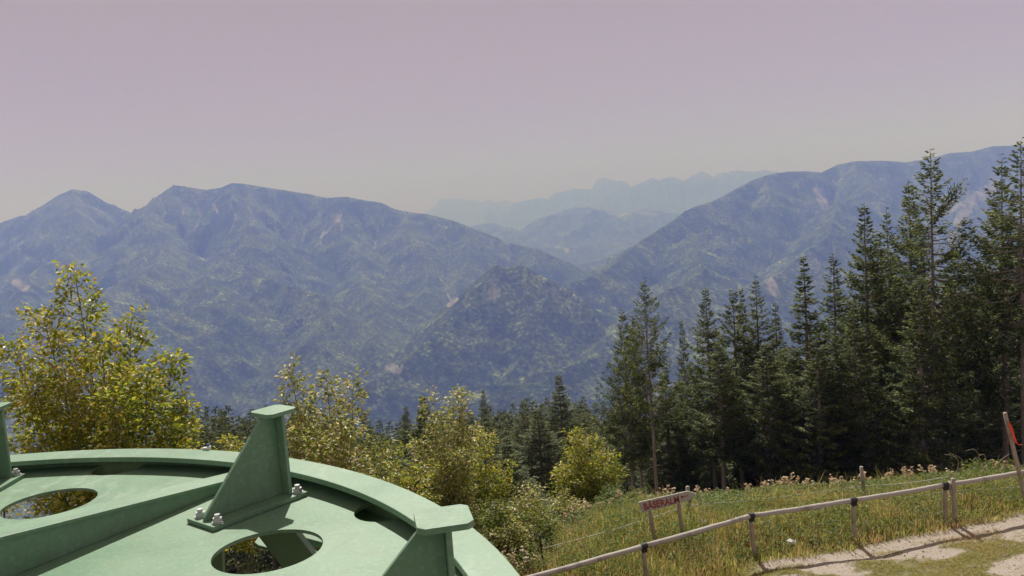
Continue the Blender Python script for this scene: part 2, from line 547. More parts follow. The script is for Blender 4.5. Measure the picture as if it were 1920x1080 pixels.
DMAP = ([2600, 3500, 4200, 5200, 6500, 8400, 9600, 12500, 17000, 28000, 33000], [2450, 2800, 3020, 3350, 4750, 6500, 7200, 9600, 12000, 21500, 26500])
FLOOR = -735.0
RIDGES = [
    # far ranges
    (ridge3([(780, 412, 33000), (820, 402, 33000), (840, 387, 33000), (852, 380, 33000), (865, 373, 33000), (880, 379, 33000), (893, 376, 33000), (905, 380, 33000), (915, 375, 33000), (932, 380, 33000), (950, 375, 33000), (968, 378, 33000), (990, 377, 33000), (1020, 378, 33000), (1060, 385, 33000)]), .55, 80),
    (ridge3([(915, 412, 28000), (945, 396, 28000), (985, 381, 28000), (1015, 380, 28000), (1034, 377, 28000), (1046, 366, 28000), (1060, 360, 28000), (1075, 359, 28000), (1090, 351, 28000), (1105, 351, 28000), (1118, 343, 28000), (1133, 338, 28000), (1148, 347, 28000), (1160, 355, 28000), (1185, 354, 28000), (1220, 372, 28000)]), .6, 80),
    (ridge3([(1130, 392, 25000), (1160, 370, 25000), (1178, 357, 25000), (1190, 354, 25000), (1200, 347, 25000), (1213, 342, 25000), (1222, 334, 25000), (1235, 330, 25000), (1248, 336, 25000), (1262, 334, 25000), (1280, 339, 25000), (1298, 328, 25000), (1314, 318, 25000), (1326, 327, 25000), (1343, 333, 25000), (1356, 328, 25000), (1370, 331, 25000), (1384, 321, 25000), (1393, 327, 25000), (1404, 320, 25000), (1414, 326, 25000), (1430, 319, 25000), (1520, 330, 25000), (1700, 330, 25000)]), .6, 80),
    # lumpy middle distance
    (ridge3([(880, 425, 17000), (905, 418, 17000), (925, 419, 17000), (945, 431, 17000), (985, 428, 16500), (1008, 416, 16500), (1018, 408, 16500), (1030, 403, 16500), (1042, 411, 16500), (1052, 404, 16500), (1062, 394, 16500), (1078, 388, 16500), (1088, 393, 16500), (1098, 398, 16500), (1120, 402, 16500), (1160, 402, 16500), (1200, 396, 16500), (1235, 398, 16500), (1265, 411, 16500), (1310, 420, 16500)]), .45, 60),
    (ridge3([(930, 440, 13500), (960, 448, 13500), (1000, 462, 13000), (1035, 464, 12500), (1070, 462, 12500), (1110, 462, 12500), (1150, 455, 12500), (1190, 450, 12500), (1250, 450, 12500)]), .4, 50),
    (ridge3([(1180, 470, 10500), (1120, 490, 10000), (1080, 500, 9500), (1040, 512, 9200), (980, 520, 9000)]), .4, 50),
    # left massif: first summit, then the long ridge
    (ridge3([(-160, 470, 9600), (-60, 440, 9600), (0, 418, 9500), (38, 405, 9400), (64, 403, 9300), (82, 384, 9300), (110, 366, 9300), (135, 355, 9300), (165, 359, 9300), (200, 380, 9200), (240, 397, 9000), (264, 406, 8900)]), .8, 110),
    (ridge3([(264, 406, 8900), (282, 388, 8600), (305, 363, 8500), (325, 347, 8400), (350, 350, 8400), (385, 356, 8400), (415, 352, 8400), (435, 343, 8400), (460, 345, 8400), (500, 352, 8400), (540, 358, 8300), (580, 364, 8300), (610, 371, 8300), (650, 369, 8200), (680, 375, 8200), (715, 380, 8200), (735, 390, 8100), (760, 397, 8100), (800, 402, 8000), (840, 411, 7900), (880, 425, 7800), (910, 441, 7700), (932, 451, 7600), (970, 459, 7500), (1010, 467, 7300), (1050, 486, 7100), (1085, 508, 6900)]), .8, 110),
    (ridge3([(135, 355, 9300), (150, 420, 8200), (110, 480, 7300), (40, 560, 6200), (-60, 640, 5200)]), .7, 90),
    (ridge3([(325, 347, 8400), (300, 440, 7400), (240, 500, 6600), (150, 590, 5500), (40, 690, 4500)]), .7, 90),
    (ridge3([(435, 343, 8400), (450, 430, 7400), (430, 504, 6500), (340, 578, 5500), (250, 620, 4900), (180, 690, 4200)]), .75, 90),
    (ridge3([(430, 504, 6500), (510, 575, 5700), (560, 640, 4900), (600, 700, 4300)]), .75, 90),
    (ridge3([(610, 371, 8300), (640, 440, 7500), (620, 520, 6700), (680, 590, 5800), (700, 650, 5100)]), .7, 90),
    (ridge3([(760, 397, 8100), (780, 470, 7200), (760, 540, 6500), (800, 600, 5800)]), .7, 90),
    (ridge3([(880, 425, 7800), (880, 480, 7100), (860, 530, 6600)]), .65, 80),
    # right massif and its spurs
    (ridge3([(2150, 262, 9000), (1990, 268, 8900), (1920, 272, 8800), (1860, 275, 8800), (1820, 285, 8700), (1780, 288, 8700), (1740, 298, 8600), (1700, 304, 8600), (1650, 301, 8500), (1600, 303, 8400), (1570, 309, 8300), (1540, 324, 8200), (1515, 321, 8100), (1480, 321, 8000), (1440, 327, 7900), (1410, 338, 7700), (1380, 354, 7500), (1340, 376, 7300), (1300, 389, 7100), (1284, 396, 7000), (1268, 410, 6900), (1235, 430, 6700), (1200, 452, 6500), (1180, 470, 6300), (1150, 497, 6100), (1105, 520, 5900), (1060, 533, 5800)]), .8, 110),
    (ridge3([(1440, 327, 7900), (1400, 400, 7000), (1330, 470, 6100), (1250, 540, 5200), (1180, 590, 4600), (1130, 640, 4100)]), .7, 80),
    (ridge3([(1600, 303, 8400), (1590, 370, 7400), (1560, 400, 6800), (1480, 480, 5800), (1400, 560, 4900), (1300, 620, 4300)]), .75, 90),
    (ridge3([(1740, 298, 8600), (1760, 400, 7200), (1700, 500, 6000), (1600, 600, 4800)]), .7, 90),
    (ridge3([(1940, 272, 8800), (1960, 400, 7200), (1900, 520, 5800), (1850, 620, 4700)]), .7, 90),
    # the steep hill in the middle of the valley
    (ridge3([(896, 540, 5300), (905, 516, 5250), (918, 502, 5250), (932, 496, 5200), (948, 503, 5200), (965, 499, 5200), (985, 499, 5150), (1005, 512, 5150), (1040, 530, 5100), (1070, 545, 5000), (1100, 570, 4800), (1128, 610, 4500), (1150, 650, 4200)]), 1.0, 60),
    (ridge3([(918, 502, 5250), (890, 560, 4850), (850, 592, 4500), (815, 622, 4200), (770, 668, 3800), (720, 702, 3500), (660, 735, 3250)]), .85, 60),
    (ridge3([(985, 499, 5150), (990, 570, 4650), (1000, 640, 4150), (960, 690, 3800)]), .9, 60),
    (ridge3([(1300, 600, 3700), (1200, 640, 3400), (1130, 662, 3200), (1060, 690, 3050), (980, 708, 2900), (920, 722, 2800), (870, 742, 2700), (800, 790, 2600)]), .6, 40),
]

NA, ND = 1300, 520
az = np.radians(np.linspace(-37, 37, NA))
dist = np.concatenate([1300 * (29500 / 1300) ** np.linspace(0, 1, ND)])
A, D = np.meshgrid(az, dist)
D = D.copy()
step = math.log(29500 / 1300) / (ND - 1)
for R_, _, _ in RIDGES:            # put a row of the sheet exactly on every crest that runs across the view
    ra_ = np.arctan2(R_[:, 0], R_[:, 1])
    if not (np.all(np.diff(ra_) > 0) or np.all(np.diff(ra_) < 0)):
        continue
    o_ = np.argsort(ra_)
    n_f = 40
    aa = np.concatenate([np.arctan2(*(R_[i] + (R_[i + 1] - R_[i]) * t)[:2]) * np.ones(1) for i in range(len(R_) - 1) for t in np.linspace(0, 1, n_f)])
    rd_ = np.array([np.hypot(*(R_[i] + (R_[i + 1] - R_[i]) * t)[:2]) for i in range(len(R_) - 1) for t in np.linspace(0, 1, n_f)])
    oo = np.argsort(aa)
    for j in range(NA):
        if az[j] < aa.min() or az[j] > aa.max():
            continue
        dk = np.interp(az[j], aa[oo], rd_[oo])
        i = int(round(math.log(dk / 1300) / step))
        if 0 < i < ND - 1:
            D[i, j] = dk
X, Y = np.sin(A) * D, np.cos(A) * D


def mountains():
    Z = np.full(X.shape, FLOOR)
    DR = np.full(X.shape, 1e9)
    wx = X + 90 * pn.fbm(X / 900, Y / 900, 3)
    wy = Y + 90 * pn.fbm(X / 900 + 50, Y / 900, 3)
    for ri, (R, sl, rib) in enumerate(RIDGES):
        best = np.full(X.shape, -1e9)
        bd = np.full(X.shape, 1e9)
        ba = np.zeros(X.shape)
        s0 = 0.0
        # fine irregular crest
        P = [R[0]]
        for a, b in zip(R[:-1], R[1:]):
            n = max(1, int(np.linalg.norm(b - a) / 260))
            for k in range(1, n + 1):
                P.append(a + (b - a) * k / n)
        P = np.array(P)
        ds = np.linalg.norm(P[:, :2], axis=1)
        jag = pn.fbm(np.arange(len(P)) * 0.37 + ri * 31.7, np.full(len(P), ri * 7.7), 3)
        P[:, 2] += (jag if ri > 5 else pn.fbm(np.arange(len(P)) * 0.9 + ri * 31.7, np.full(len(P), ri * 7.7), 4)) * ds * (0.0006 if ri > 5 else (0.012 if ri < 3 else .006))
        spur = ds.max() - ds.min() > 1400 and ri > 5 and R[:, 1].max() - R[:, 1].min() > 0.25 * ds.max() and ri not in (7, 15)
        if spur:
            u = np.linspace(0, 1, len(P))
            tg = P[-1, :2] - P[0, :2]
            tg = np.array([-tg[1], tg[0]]) / np.hypot(*tg)
            lat = pn.fbm(np.arange(len(P)) * 0.23 + ri * 11.3, np.full(len(P), 3.3 + ri), 3)
            P[:, :2] += (lat * 520 * np.sin(np.pi * u))[:, None] * tg
            P[:, 2] += pn.fbm(np.arange(len(P)) * 0.31 + ri * 5.3, np.full(len(P), 8.3 + ri), 3) * 40 * np.sin(np.pi * u)
        for a, b in zip(P[:-1], P[1:]):
            ab = b[:2] - a[:2]
            L = np.hypot(*ab) + 1e-6
            # only near enough to matter
            t = np.clip(((wx - a[0]) * ab[0] + (wy - a[1]) * ab[1]) / L ** 2, 0, 1)
            # use true coords right at the crest so that skyline stays put
            d = np.hypot(wx - a[0] - t * ab[0], wy - a[1] - t * ab[1])
            t0 = np.clip(((X - a[0]) * ab[0] + (Y - a[1]) * ab[1]) / L ** 2, 0, 1)
            d0 = np.hypot(X - a[0] - t0 * ab[0], Y - a[1] - t0 * ab[1])
            w = np.clip(d0 / 900, 0, 1)
            d = d * w + d0 * (1 - w)
            zr = a[2] + t0 * (b[2] - a[2])
            top = zr - FLOOR
            z = FLOOR + top * np.maximum(0, 1 - sl * d / np.maximum(top, 50) / 1.7) ** 1.7
            arc = s0 + t0 * L
            s0 += L
            m = z > best
            best = np.where(m, z, best)
            bd = np.where(m, d0, bd)
            ba = np.where(m, arc, ba)
        wr = 60 * pn(X / 300 + 7, Y / 300)
        rn = pn.fbm((ba + wr) / 250 + ri * 13, bd / 1500 + ri, 3, True)
        hgt_ = np.clip((best - FLOOR) / 250, 0, 1)
        best = best + np.clip(bd / 350, 0, 1) * hgt_ * rib * 1.15 * (rn - .45) * np.clip(ds.mean() / 5000, 1, 5)
        if spur:
            bd = bd + 120
        mm = best > Z
        Z = np.where(mm, best, Z)
        DR = np.where(mm, bd, DR)
    near = np.clip(D / 4500, 0.6, 3.5)
    fade = np.clip(DR / 420, 0.0, 1) * np.clip((Z - FLOOR) / 160, 0.12, 1)
    g = pn.fbm(X / 620, Y / 620, 5, True)
    Z = Z + fade * 64 * (g - 0.35) * near ** 0.5
    g2 = pn.fbm(X / 190 + 9, Y / 190, 4, True)
    Z = Z + np.clip(DR / 200, 0.05, 1) * 13 * (g2 - 0.4) * near
    rs = np.random.default_rng(5)
    Z = Z + (pn.fbm(X / 30, Y / 30, 2) * 5.5 + rs.uniform(-1, 1, X.shape) * 1.8) * near ** 0.7 * np.clip(DR / 150, .35, 1)
    return Z, DR


Zm, DRm = mountains()
Zm[0, :] -= 20


def grid_faces(nr, nc):
    i = np.arange(nr - 1)[:, None] * nc + np.arange(nc - 1)[None, :]
    return np.stack([i, i + 1, i + nc + 1, i + nc], -1).reshape(-1, 4)


mb = MB()
Vm = np.stack([X, Y, Zm], -1).reshape(-1, 3)
mb.add(Vm, grid_faces(ND, NA))
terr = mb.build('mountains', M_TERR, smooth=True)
tag(terr, 'forested blue mountain ranges fading into haze across the valley', kind='structure')
ppx, ppy = project(Vm)
dd = np.linalg.norm(Vm[:, :2], axis=1)
rock = np.clip((Vm[:, 2] + 60) / 900, 0, 1) * 0.42 + 0.16
rock += 0.10 * np.clip((dd - 9000) / 6000, 0, 1)
gy = np.abs(np.gradient(Zm, axis=0) / np.gradient(D, axis=0)).ravel()
rock += np.clip(gy - 0.75, 0, 1.2) * 0.16


SN = np.clip(pn.fbm(Vm[:, 0] / 120, Vm[:, 1] / 120, 4) + .35, 0, 1)


def streak(pts, w, amt, d0, d1):
    global rock
    P = np.array(pts, float)
    best = np.full(len(ppx), 1e9)
    for a, b in zip(P[:-1], P[1:]):
        ab = b - a
        t = np.clip(((ppx - a[0]) * ab[0] + (ppy - a[1]) * ab[1]) / (ab @ ab), 0, 1)
        best = np.minimum(best, np.hypot(ppx - a[0] - t * ab[0], ppy - a[1] - t * ab[1]))
    rock = rock + 0.62 * amt * (.55 + 1.3 * SN) * np.clip(1.5 - best / w, 0, 1) * ((dd > d0) & (dd < d1))


streak([(1870, 345), (1830, 375), (1800, 410), (1785, 450)], 9, 0.9, 3800, 7400)
streak([(1850, 350), (1800, 385), (1775, 400)], 4, 0.8, 3800, 7400)
streak([(1532, 352), (1541, 372), (1546, 385)], 8, 0.8, 3800, 7400)
streak([(1440, 520), (1455, 545)], 12, 0.5, 2800, 6000)
streak([(1525, 490), (1535, 500)], 8, 0.5, 2800, 6000)
streak([(700, 680), (725, 688), (752, 690)], 5, 1.0, 2400, 5500)
streak([(30, 530), (48, 540)], 9, 0.7, 2800, 7400)
streak([(795, 480), (820, 510), (835, 540), (845, 565)], 2, 0.45, 3000, 7400)
streak([(320, 440), (300, 480), (275, 540)], 2, 0.35, 3000, 7400)
streak([(855, 562), (842, 572)], 6, 0.6, 3000, 7400)
streak([(905, 440), (920, 452)], 5, 0.5, 7000, 14000)
streak([(1045, 465), (1065, 470)], 4, 0.6, 7000, 14000)
streak([(1195, 400), (1230, 402), (1160, 404)], 5, 0.4, 9000, 14000)
streak([(640, 405), (600, 450), (610, 470)], 4, 0.5, 3500, 7400)
for k in range(14):
    x0 = 300 + 33 * k
    streak([(x0, 372 + k * 3), (x0 + 12, 395 + k * 3), (x0 - 6 + k, 430 + k * 3)], 2.5, 0.35, 4200, 7400)
streak([(930, 505), (925, 540), (900, 580)], 18, 0.27, 2900, 3900)
streak([(985, 510), (1050, 550)], 16, 0.27, 2900, 3900)
ra = terr.data.attributes.new('rock', 'FLOAT', 'POINT')
ra.data.foreach_set('value', rock.astype(np.float32))

# ---------------------------------------------------------------- near ground


def smooth(a, b, x):
    t = np.clip((x - a) / (b - a), 0, 1)
    return t * t * (3 - 2 * t)


def ground_z(x, y):
    x, y = np.asarray(x, float), np.asarray(y, float)
    prof_y = [-60, 0, 14, 18.6, 20.6, 23, 26, 38, 60, 85, 120, 165, 240, 500, 1000, 1400]
    prof_z = [1.5, 0.2, 0.05, 0.08, -0.10, -0.95, -2.5, -7.0, -15.0, -24.5, -34.5, -46.0, -84.0, -280., -600., -745.]
    # the meadow edge comes nearer on the left, where the shrubs stand lower
    r = np.hypot(x, y) * np.sign(y + 1e-6)
    yy = y + np.clip((2.5 - x), 0, 14) * 0.45 * np.clip(y / 14, 0, 1)
    yy = np.where(y > 60, np.maximum(yy, r * 0.97), yy)
    z = np.interp(yy, prof_y, prof_z)
    z = z + 0.10 * pn.fbm(x / 2.3, y / 2.3, 4) + np.clip(np.abs(y) / 200, 0, 3) * pn.fbm(x / 30, y / 30, 3)
    z = z + 0.2 * smooth(9, 16, x) * (1 - smooth(21, 24, y))
    z = z + 0.018 * pn.fbm(x * 3, y * 3, 3)
    return z


gx = np.concatenate([-np.geomspace(1300, 8.0, 46)[:-1], np.arange(-8, 18, 0.16), np.geomspace(18, 1300, 46)])
gyv = np.concatenate([-np.geomspace(200, 6, 12)[:-1], np.arange(-6, 12, 1.0), np.arange(12, 26, 0.14), np.geomspace(26, 1500, 100)])
GX, GY = np.meshgrid(gx, gyv)
GZ = ground_z(GX, GY)
mb = MB()
mb.add(np.stack([GX, GY, GZ], -1).reshape(-1, 3), grid_faces(len(gyv), len(gx)))
ground = mb.build('ground', M_GROUND, smooth=True)
tag(ground, 'grassy slope with a pinkish dirt track along the fence', kind='structure')

# fence line on the ground: rail joints in the photograph
FPTS = [(905, 1107), (1207, 1024), (1408, 967), (1600, 938), (1772, 909), (1914, 886)]
RAILZ = 1.0
FX = [onz(px, py, RAILZ) for px, py in FPTS]
FX.append(FX[-1] + (FX[-1] - FX[-2]) * 1.1)
FX = np.array(FX)


def fence_y(x):
    return np.interp(x, FX[:, 0], FX[:, 1])


e = fence_y(GX) - GY + 0.35 * pn.fbm(GX / 1.7, GY / 1.7, 3)      # >0 = camera side of the fence
dirt = np.where(GX > 3.0, smooth(-0.3, 0.5, e) * 0.62 + smooth(1.4, 3.0, e) * smooth(9.0, 12.0, GX) * 0.2, 0.0)
dirt *= smooth(3.0, 5.0, GX - 0.35 * (18 - GY))
dirt -= 0.42 * smooth(0.6, 1.1, e) * (1 - smooth(2.6, 3.6, e)) * smooth(-.2, .4, pn.fbm(GX / 1.1, GY / 0.6, 3) + .2)
dirt += 0.22
dirt = np.where(GY > 30, 0.0, dirt)
da = ground.data.attributes.new('dirt', 'FLOAT', 'POINT')
da.data.foreach_set('value', dirt.astype(np.float32).ravel())

# ---------------------------------------------------------------- the green bull wheel
WC = np.array([-2.2997, 1.5443, 0.0])
ZR, ZP = CAM_H - 1.0, CAM_H - 1.065        # rim top, plate top
RO, RI = 2.358, 2.228


def ringpts(r, z, n=240):
    a = np.linspace(0, 2 * np.pi, n, endpoint=False)
    return np.stack([r * np.cos(a), r * np.sin(a), np.full(n, z)], 1)


def lathe(mb, prof, n=240, m=0):
    """closed profile (r, z) revolved"""
    k = len(prof)
    V = np.concatenate([ringpts(r, z, n) for r, z in prof])
    q = []
    for j in range(k):
        j2 = (j + 1) % k
        for i in range(n):
            i2 = (i + 1) % n
            q.append((j * n + i, j * n + i2, j2 * n + i2, j2 * n + i))
    mb.add(V, q, m=m)


wheel = empty('bull_wheel', (WC[0], WC[1], 0))
tag(wheel, 'large round pale green steel wheel of the chairlift, filling the lower left corner', 'wheel')
mb = MB()
lathe(mb, [(RI, ZR), (RI, ZR - .022), (2.322, ZR - .022), (2.322, ZR - .125), (2.262, ZR - .125), (2.262, ZR - .14), (2.40, ZR - .14), (2.40, ZR - .125), (2.336, ZR - .125), (2.336, ZR - .022), (RO, ZR - .022), (RO, ZR)])
rim = mb.build('rim', M_PAINT, wheel, bevel=0.0025)

# plate with round openings, cut out of a fine polar sheet by booleans
mb = MB()
lathe(mb, [(0.30, ZP), (0.30, ZP - .012), (2.324, ZP - .012), (2.324, ZP)], 180)
plate = mb.build('disc_plate', M_PAINT, wheel)
cut = MB()
for k in range(9):
    for r, a, rad in ((1.835, 38 + 40 * k, .176), (2.285, 38.5 + 40 * k, .112)):
        a = math.radians(a)
        th = np.linspace(0, 2 * np.pi, 48, endpoint=False)
        poly = [(r * math.cos(a) + rad * math.cos(t), r * math.sin(a) + rad * math.sin(t)) for t in th]
        cut.prism(poly, ZP - .1, ZP + .1)
co = cut.build('cutter', M_PAINT, wheel)
bm_ = plate.modifiers.new('holes', 'BOOLEAN')
bm_.operation = 'DIFFERENCE'
bm_.object = co
bm_.solver = 'EXACT'
bpy.context.view_layer.update()
dg = bpy.context.evaluated_depsgraph_get()
newm = bpy.data.meshes.new_from_object(plate.evaluated_get(dg))
plate.modifiers.clear()
plate.data = newm
plate.data.polygons.foreach_set('use_smooth', np.zeros(len(newm.polygons), bool))
bpy.data.objects.remove(co)


def radial(a, off=0.0):
    a = math.radians(a)
    return np.array([math.cos(a), math.sin(a), 0.]), np.array([-math.sin(a), math.cos(a), 0.])


for k in range(9):
    X_, Y_ = radial(58.2 + 40 * k)
    mb = MB()
    # tapering box arm: deeper towards the hub; local x along the arm, side face flush with the front
    def arm(y0, y1, zlo0, zhi0, zlo1, zhi1, r0, r1):
        P = []
        for r, lo, hi in ((r0, zlo0, zhi0), (r1, zlo1, zhi1)):
            for y in (y0, y1):
                for z in (lo, hi):
                    P.append(X_ * r + Y_ * y + np.array([0, 0, z]))
        mb.add(P, [(0, 1, 3, 2), (4, 6, 7, 5), (0, 4, 5, 1), (2, 3, 7, 6), (1, 5, 7, 3), (0, 2, 6, 4)])
    t0, t1 = ZP + .236, ZP + .0155
    arm(0.0, .115, t0 - .012, t0, t1 - .012, t1, .42, 2.318)           # top flange
    arm(.012, .026, ZP + .001, t0 - .0125, ZP + .001, t1 - .0125, .42, 2.30)     # web
    mb.build('spoke', M_PAINT, wheel, bevel=0.002)
mb = MB()
lathe(mb, [(.16, ZP + .30), (.16, ZP - .5), (.42, ZP - .5), (.42, ZP + .30)], 64)
mb.build('hub', M_PAINT, wheel, bevel=.004)

for k, lab in ((0, 'bracket cut by the bottom edge, its flat top seen from above'), (1, 'complete bracket with sloping gusset in the middle of the view'), (2, 'bracket cut by the left edge'), (-1, None), (3, None)):
    X_, Y_ = radial(10.5 + 40 * k)
    Z_ = np.array([0, 0, 1.])
    mb = MB()
    zb = ZP + .002
    base = [(1.79, -.082), (2.195, -.082), (2.195, .090), (1.79, .090)]
    mb.prism(base, zb, zb + .016, (np.zeros(3), X_, Y_, Z_))
    br = mb.build('bracket', M_PAINT, wheel, bevel=.002)
    if lab:
        br['label'] = lab
    zt = ZP + .330
    g = MB()      # gusset in the radial vertical plane
    g.prism([(1.805, zb + .0165), (2.133, zb + .0165), (2.133, zt - .0005), (2.080, zt - .0005), (1.805, zb + .03)], -.008, .008, (np.zeros(3), X_, Z_, -Y_))
    g.build('gusset', M_PAINT, br, bevel=.0015)
    p = MB()
    p.prism([(2.1335, -.052), (2.1475, -.052), (2.1475, .052), (2.1335, .052)], zb + .0165, zt - .0005, (np.zeros(3), X_, Y_, Z_))
    p.build('upright', M_PAINT, br, bevel=.0015)
    c_ = .016
    hs = .066
    o_ = 2.135
    octo = [(o_ - hs + c_, -hs), (o_ + hs - c_, -hs), (o_ + hs, -hs + c_), (o_ + hs, hs - c_), (o_ + hs - c_, hs), (o_ - hs + c_, hs), (o_ - hs, hs - c_), (o_ - hs, -hs + c_)]
    tp = MB()
    tp.prism(octo, zt, zt + .016, (np.zeros(3), X_, Y_, Z_))
    tp.build('top_plate', M_PAINT, br, bevel=.002)
    for bx in (1.825, 2.168):
        for by in (-.056, .056):
            b = MB()
            c0 = X_ * bx + Y_ * by
            z0 = zb + .0165
            for r_, n_, za, zc in ((.021, 20, 0, .004), (.0175, 6, .0042, .0185), (.010, 12, .0187, .030)):
                ang = np.linspace(0, 2 * np.pi, n_, endpoint=False) + bx
                b.prism([(r_ * math.cos(t), r_ * math.sin(t)) for t in ang], z0 + za, z0 + zc, (c0, np.array([1., 0, 0]), np.array([0, 1., 0]), Z_))
            b.build('bolt', M_STEEL, br)

# small white clip with a blue cap on the rim's outer edge
clip = empty('cable_clip', tuple(onz(388, 843, ZR)))
clip.scale = (.6, .6, .6)
tag(clip, 'small white clip with blue cap on the outer edge of the wheel rim', 'clip')
mb = MB()
mb.box((-.01, .0, .010), (.04, .025, .018))
mb.box((.02, .0, .014), (.02, .024, .026))
mb.build('holder', M_WHITE, clip, bevel=.004)
mb = MB()
th = np.linspace(0, 2 * np.pi, 14, endpoint=False)
mb.prism([(.011 * math.cos(t) + .012, .011 * math.sin(t)) for t in th], .024, .042)
mb.build('cap', mat_simple('blue_plastic', (0.03, 0.07, 0.25), 0.35), clip)

# station steelwork below the wheel
sup = empty('support_frame', (WC[0], WC[1], 0))
tag(sup, 'green steel support beams seen through the round opening below the wheel', 'frame')
mb = MB()
th = np.linspace(0, 2 * np.pi, 32, endpoint=False)
mb.prism([(.3 * math.cos(t), .3 * math.sin(t)) for t in th], -.2, ZP - .52)
mb.build('column', M_PAINT, sup)


def beam(a, b, w, h, parent, name='beam'):
    a, b = np.array(a, float) - [WC[0], WC[1], 0], np.array(b, float) - [WC[0], WC[1], 0]
    d = b - a
    L = np.linalg.norm(d)
    d /= L
    s_ = np.cross(d, [0, 0, 1.])
    s_ /= np.linalg.norm(s_)
    u_ = np.cross(s_, d)
    m_ = MB()
    R_ = np.stack([d, s_, u_], 1)
    m_.box((a + b) / 2, (L, w, h * .12), R_)
    m_.box((a + b) / 2 - u_ * h * .53, (L, w * .14, h * .9), R_)
    m_.box((a + b) / 2 - u_ * h * 1.05, (L, w, h * .12), R_)
    return m_.build(name, M_PAINT, parent, bevel=.002)


def strut(pa, pb_, wd, th_, name='beam'):
    a, b = np.array(pa) - [WC[0], WC[1], 0], np.array(pb_) - [WC[0], WC[1], 0]
    d = b - a
    L = np.linalg.norm(d)
    d /= L
    s_ = np.cross(d, [0, 1., 0])
    s_ /= np.linalg.norm(s_)
    u_ = np.cross(s_, d)
    m_ = MB()
    R_ = np.stack([d, s_, u_], 1)
    m_.box((a + b) / 2, (L, wd, th_), R_)
    return m_.build(name, M_PAINT, sup, bevel=.003)


strut(at(470, 930, 3.30), at(640, 1150, 3.30), .13, .05)
strut(at(403, 950, 3.25), at(414, 1250, 3.25), .055, .03)
strut(at(480, 985, 3.50), at(760, 1060, 3.50), .030, .05)
strut(at(480, 1014, 3.52), at(760, 1089, 3.52), .012, .09)

# ---------------------------------------------------------------- fence
fence = empty('rail_fence', (FX[2][0], FX[2][1], 0))
tag(fence, 'weathered single-rail wooden fence running uphill along the dirt track', 'fence')
O = np.array([FX[2][0], FX[2][1], 0])
rg = np.random.default_rng(11)
for i in range(len(FX) - 1):
    a, b = FX[i].copy(), FX[i + 1].copy()
    n = 9
    pts = np.array([a + (b - a) * t for t in np.linspace(0, 1, n)])
    pts[1:-1, 2] += rg.uniform(-.004, .004, n - 2)
    pts[:, 2] -= .012 * np.sin(np.linspace(0, np.pi, n))
    d = (b - a) / np.linalg.norm(b - a)
    pts[0] += d * .004
    pts[-1] -= d * .004
    mb = MB()
    mb.tube(pts - O, .052 + rg.uniform(-.003, .004, n), 10)
    mb.build('rail', M_RAIL, fence, smooth=True)
lean = [(.05, 0), (.06, 0), (.08, .0), (.03, 0), (.02, 0), (0, 0), (0, 0)]
for i, p in enumerate(FX[:-1]):
    if i == 5:
        continue
    zb = float(ground_z(p[0], p[1]))
    mb = MB()
    foot = np.array([p[0] + lean[i][0] - .02, p[1] + .0, zb - .15])
    top = np.array([p[0] - .02, p[1], p[2] - .05 if i != 4 else p[2] - .04])
    pts = np.array([foot + (top - foot) * t for t in np.linspace(0, 1, 6)])
    mb.tube(pts - O, np.linspace(.05, .045, 6), 9)
    mb.build('post', M_POST, fence, smooth=True)
    if i == 4:      # doubled post, the second one standing above the rail
        mb = MB()
        f2, t2 = foot + [.19, -.02, 0], top + [.19, -.02, .18]
        mb.tube(np.array([f2 + (t2 - f2) * t for t in np.linspace(0, 1, 6)]) - O, np.linspace(.055, .05, 6), 9)
        mb.build('post', M_POST, fence, smooth=True)
    mb = MB()      # black strap round the joint
    d = FX[i + 1] - FX[i]
    d /= np.linalg.norm(d)
    c_ = p - O
    mb.tube(np.array([c_ - d * .07, c_ + d * .07]), .0615, 12)
    mb.box(c_ + [0, -.01, -.075], (.115, .115, .07))
    mb.build('strap', M_BLACK, fence, bevel=.004)

# leaning pole with red ribbon
pb = at(1932, 975, FX[5][1] - .1)
pt = at(1884, 774, FX[5][1] - .25)
pole = empty('leaning_pole', tuple(pb))
tag(pole, 'leaning wooden pole with red ribbon at the right end of the fence', 'pole')
mb = MB()
pts = np.array([pb + (pt - pb) * t for t in np.linspace(-.12, 1, 8)]) - pb
mb.tube(pts, np.linspace(.055, .042, 8), 9)
mb.build('shaft', M_POST, pole, smooth=True)
mb = MB()
rp = [(1889, 790), (1894, 802), (1899, 818), (1903, 830), (1909, 835), (1915, 833)]
R3 = np.array([at(px + 2, py, FX[5][1] - .32) for px, py in rp]) - pb
wdt = [.01, .04, .042, .03, .02, .015]
for k in range(len(R3) - 1):
    a, b = R3[k], R3[k + 1]
    wa, wb = wdt[k], wdt[k + 1]
    sa, sb = np.array([.8, .3 * (-1) ** k, -.3]) * wa, np.array([.8, .3 * (-1) ** (k + 1), -.3]) * wb
    t_ = np.array([0, .004, 0])
    mb.add([a - sa, a + sa, b + sb, b - sb, a - sa + t_, a + sa + t_, b + sb + t_, b - sb + t_],
           [(0, 1, 2, 3), (7, 6, 5, 4), (0, 4, 5, 1), (1, 5, 6, 2), (2, 6, 7, 3), (3, 7, 4, 0)])
mb.build('ribbon', M_RIBBON, pole)

# tape fence behind
tape = empty('tape_fence', tuple(at(1620, 925, 20.4)))
tag(tape, 'thin pale electric tape fence with slim stakes in the tall meadow', 'fence')
TO = np.array(tape.location)


def stake(px, pyt, y, hx, mat, r=.04, h=1.35):
    t_ = at(px, pyt, y)
    f_ = t_ + [hx, 0, -h]
    mb = MB()
    mb.tube(np.array([f_ + (t_ - f_) * t for t in np.linspace(0, 1, 5)]) - TO, r, 8)
    mb.build('stake', mat, tape, smooth=True)


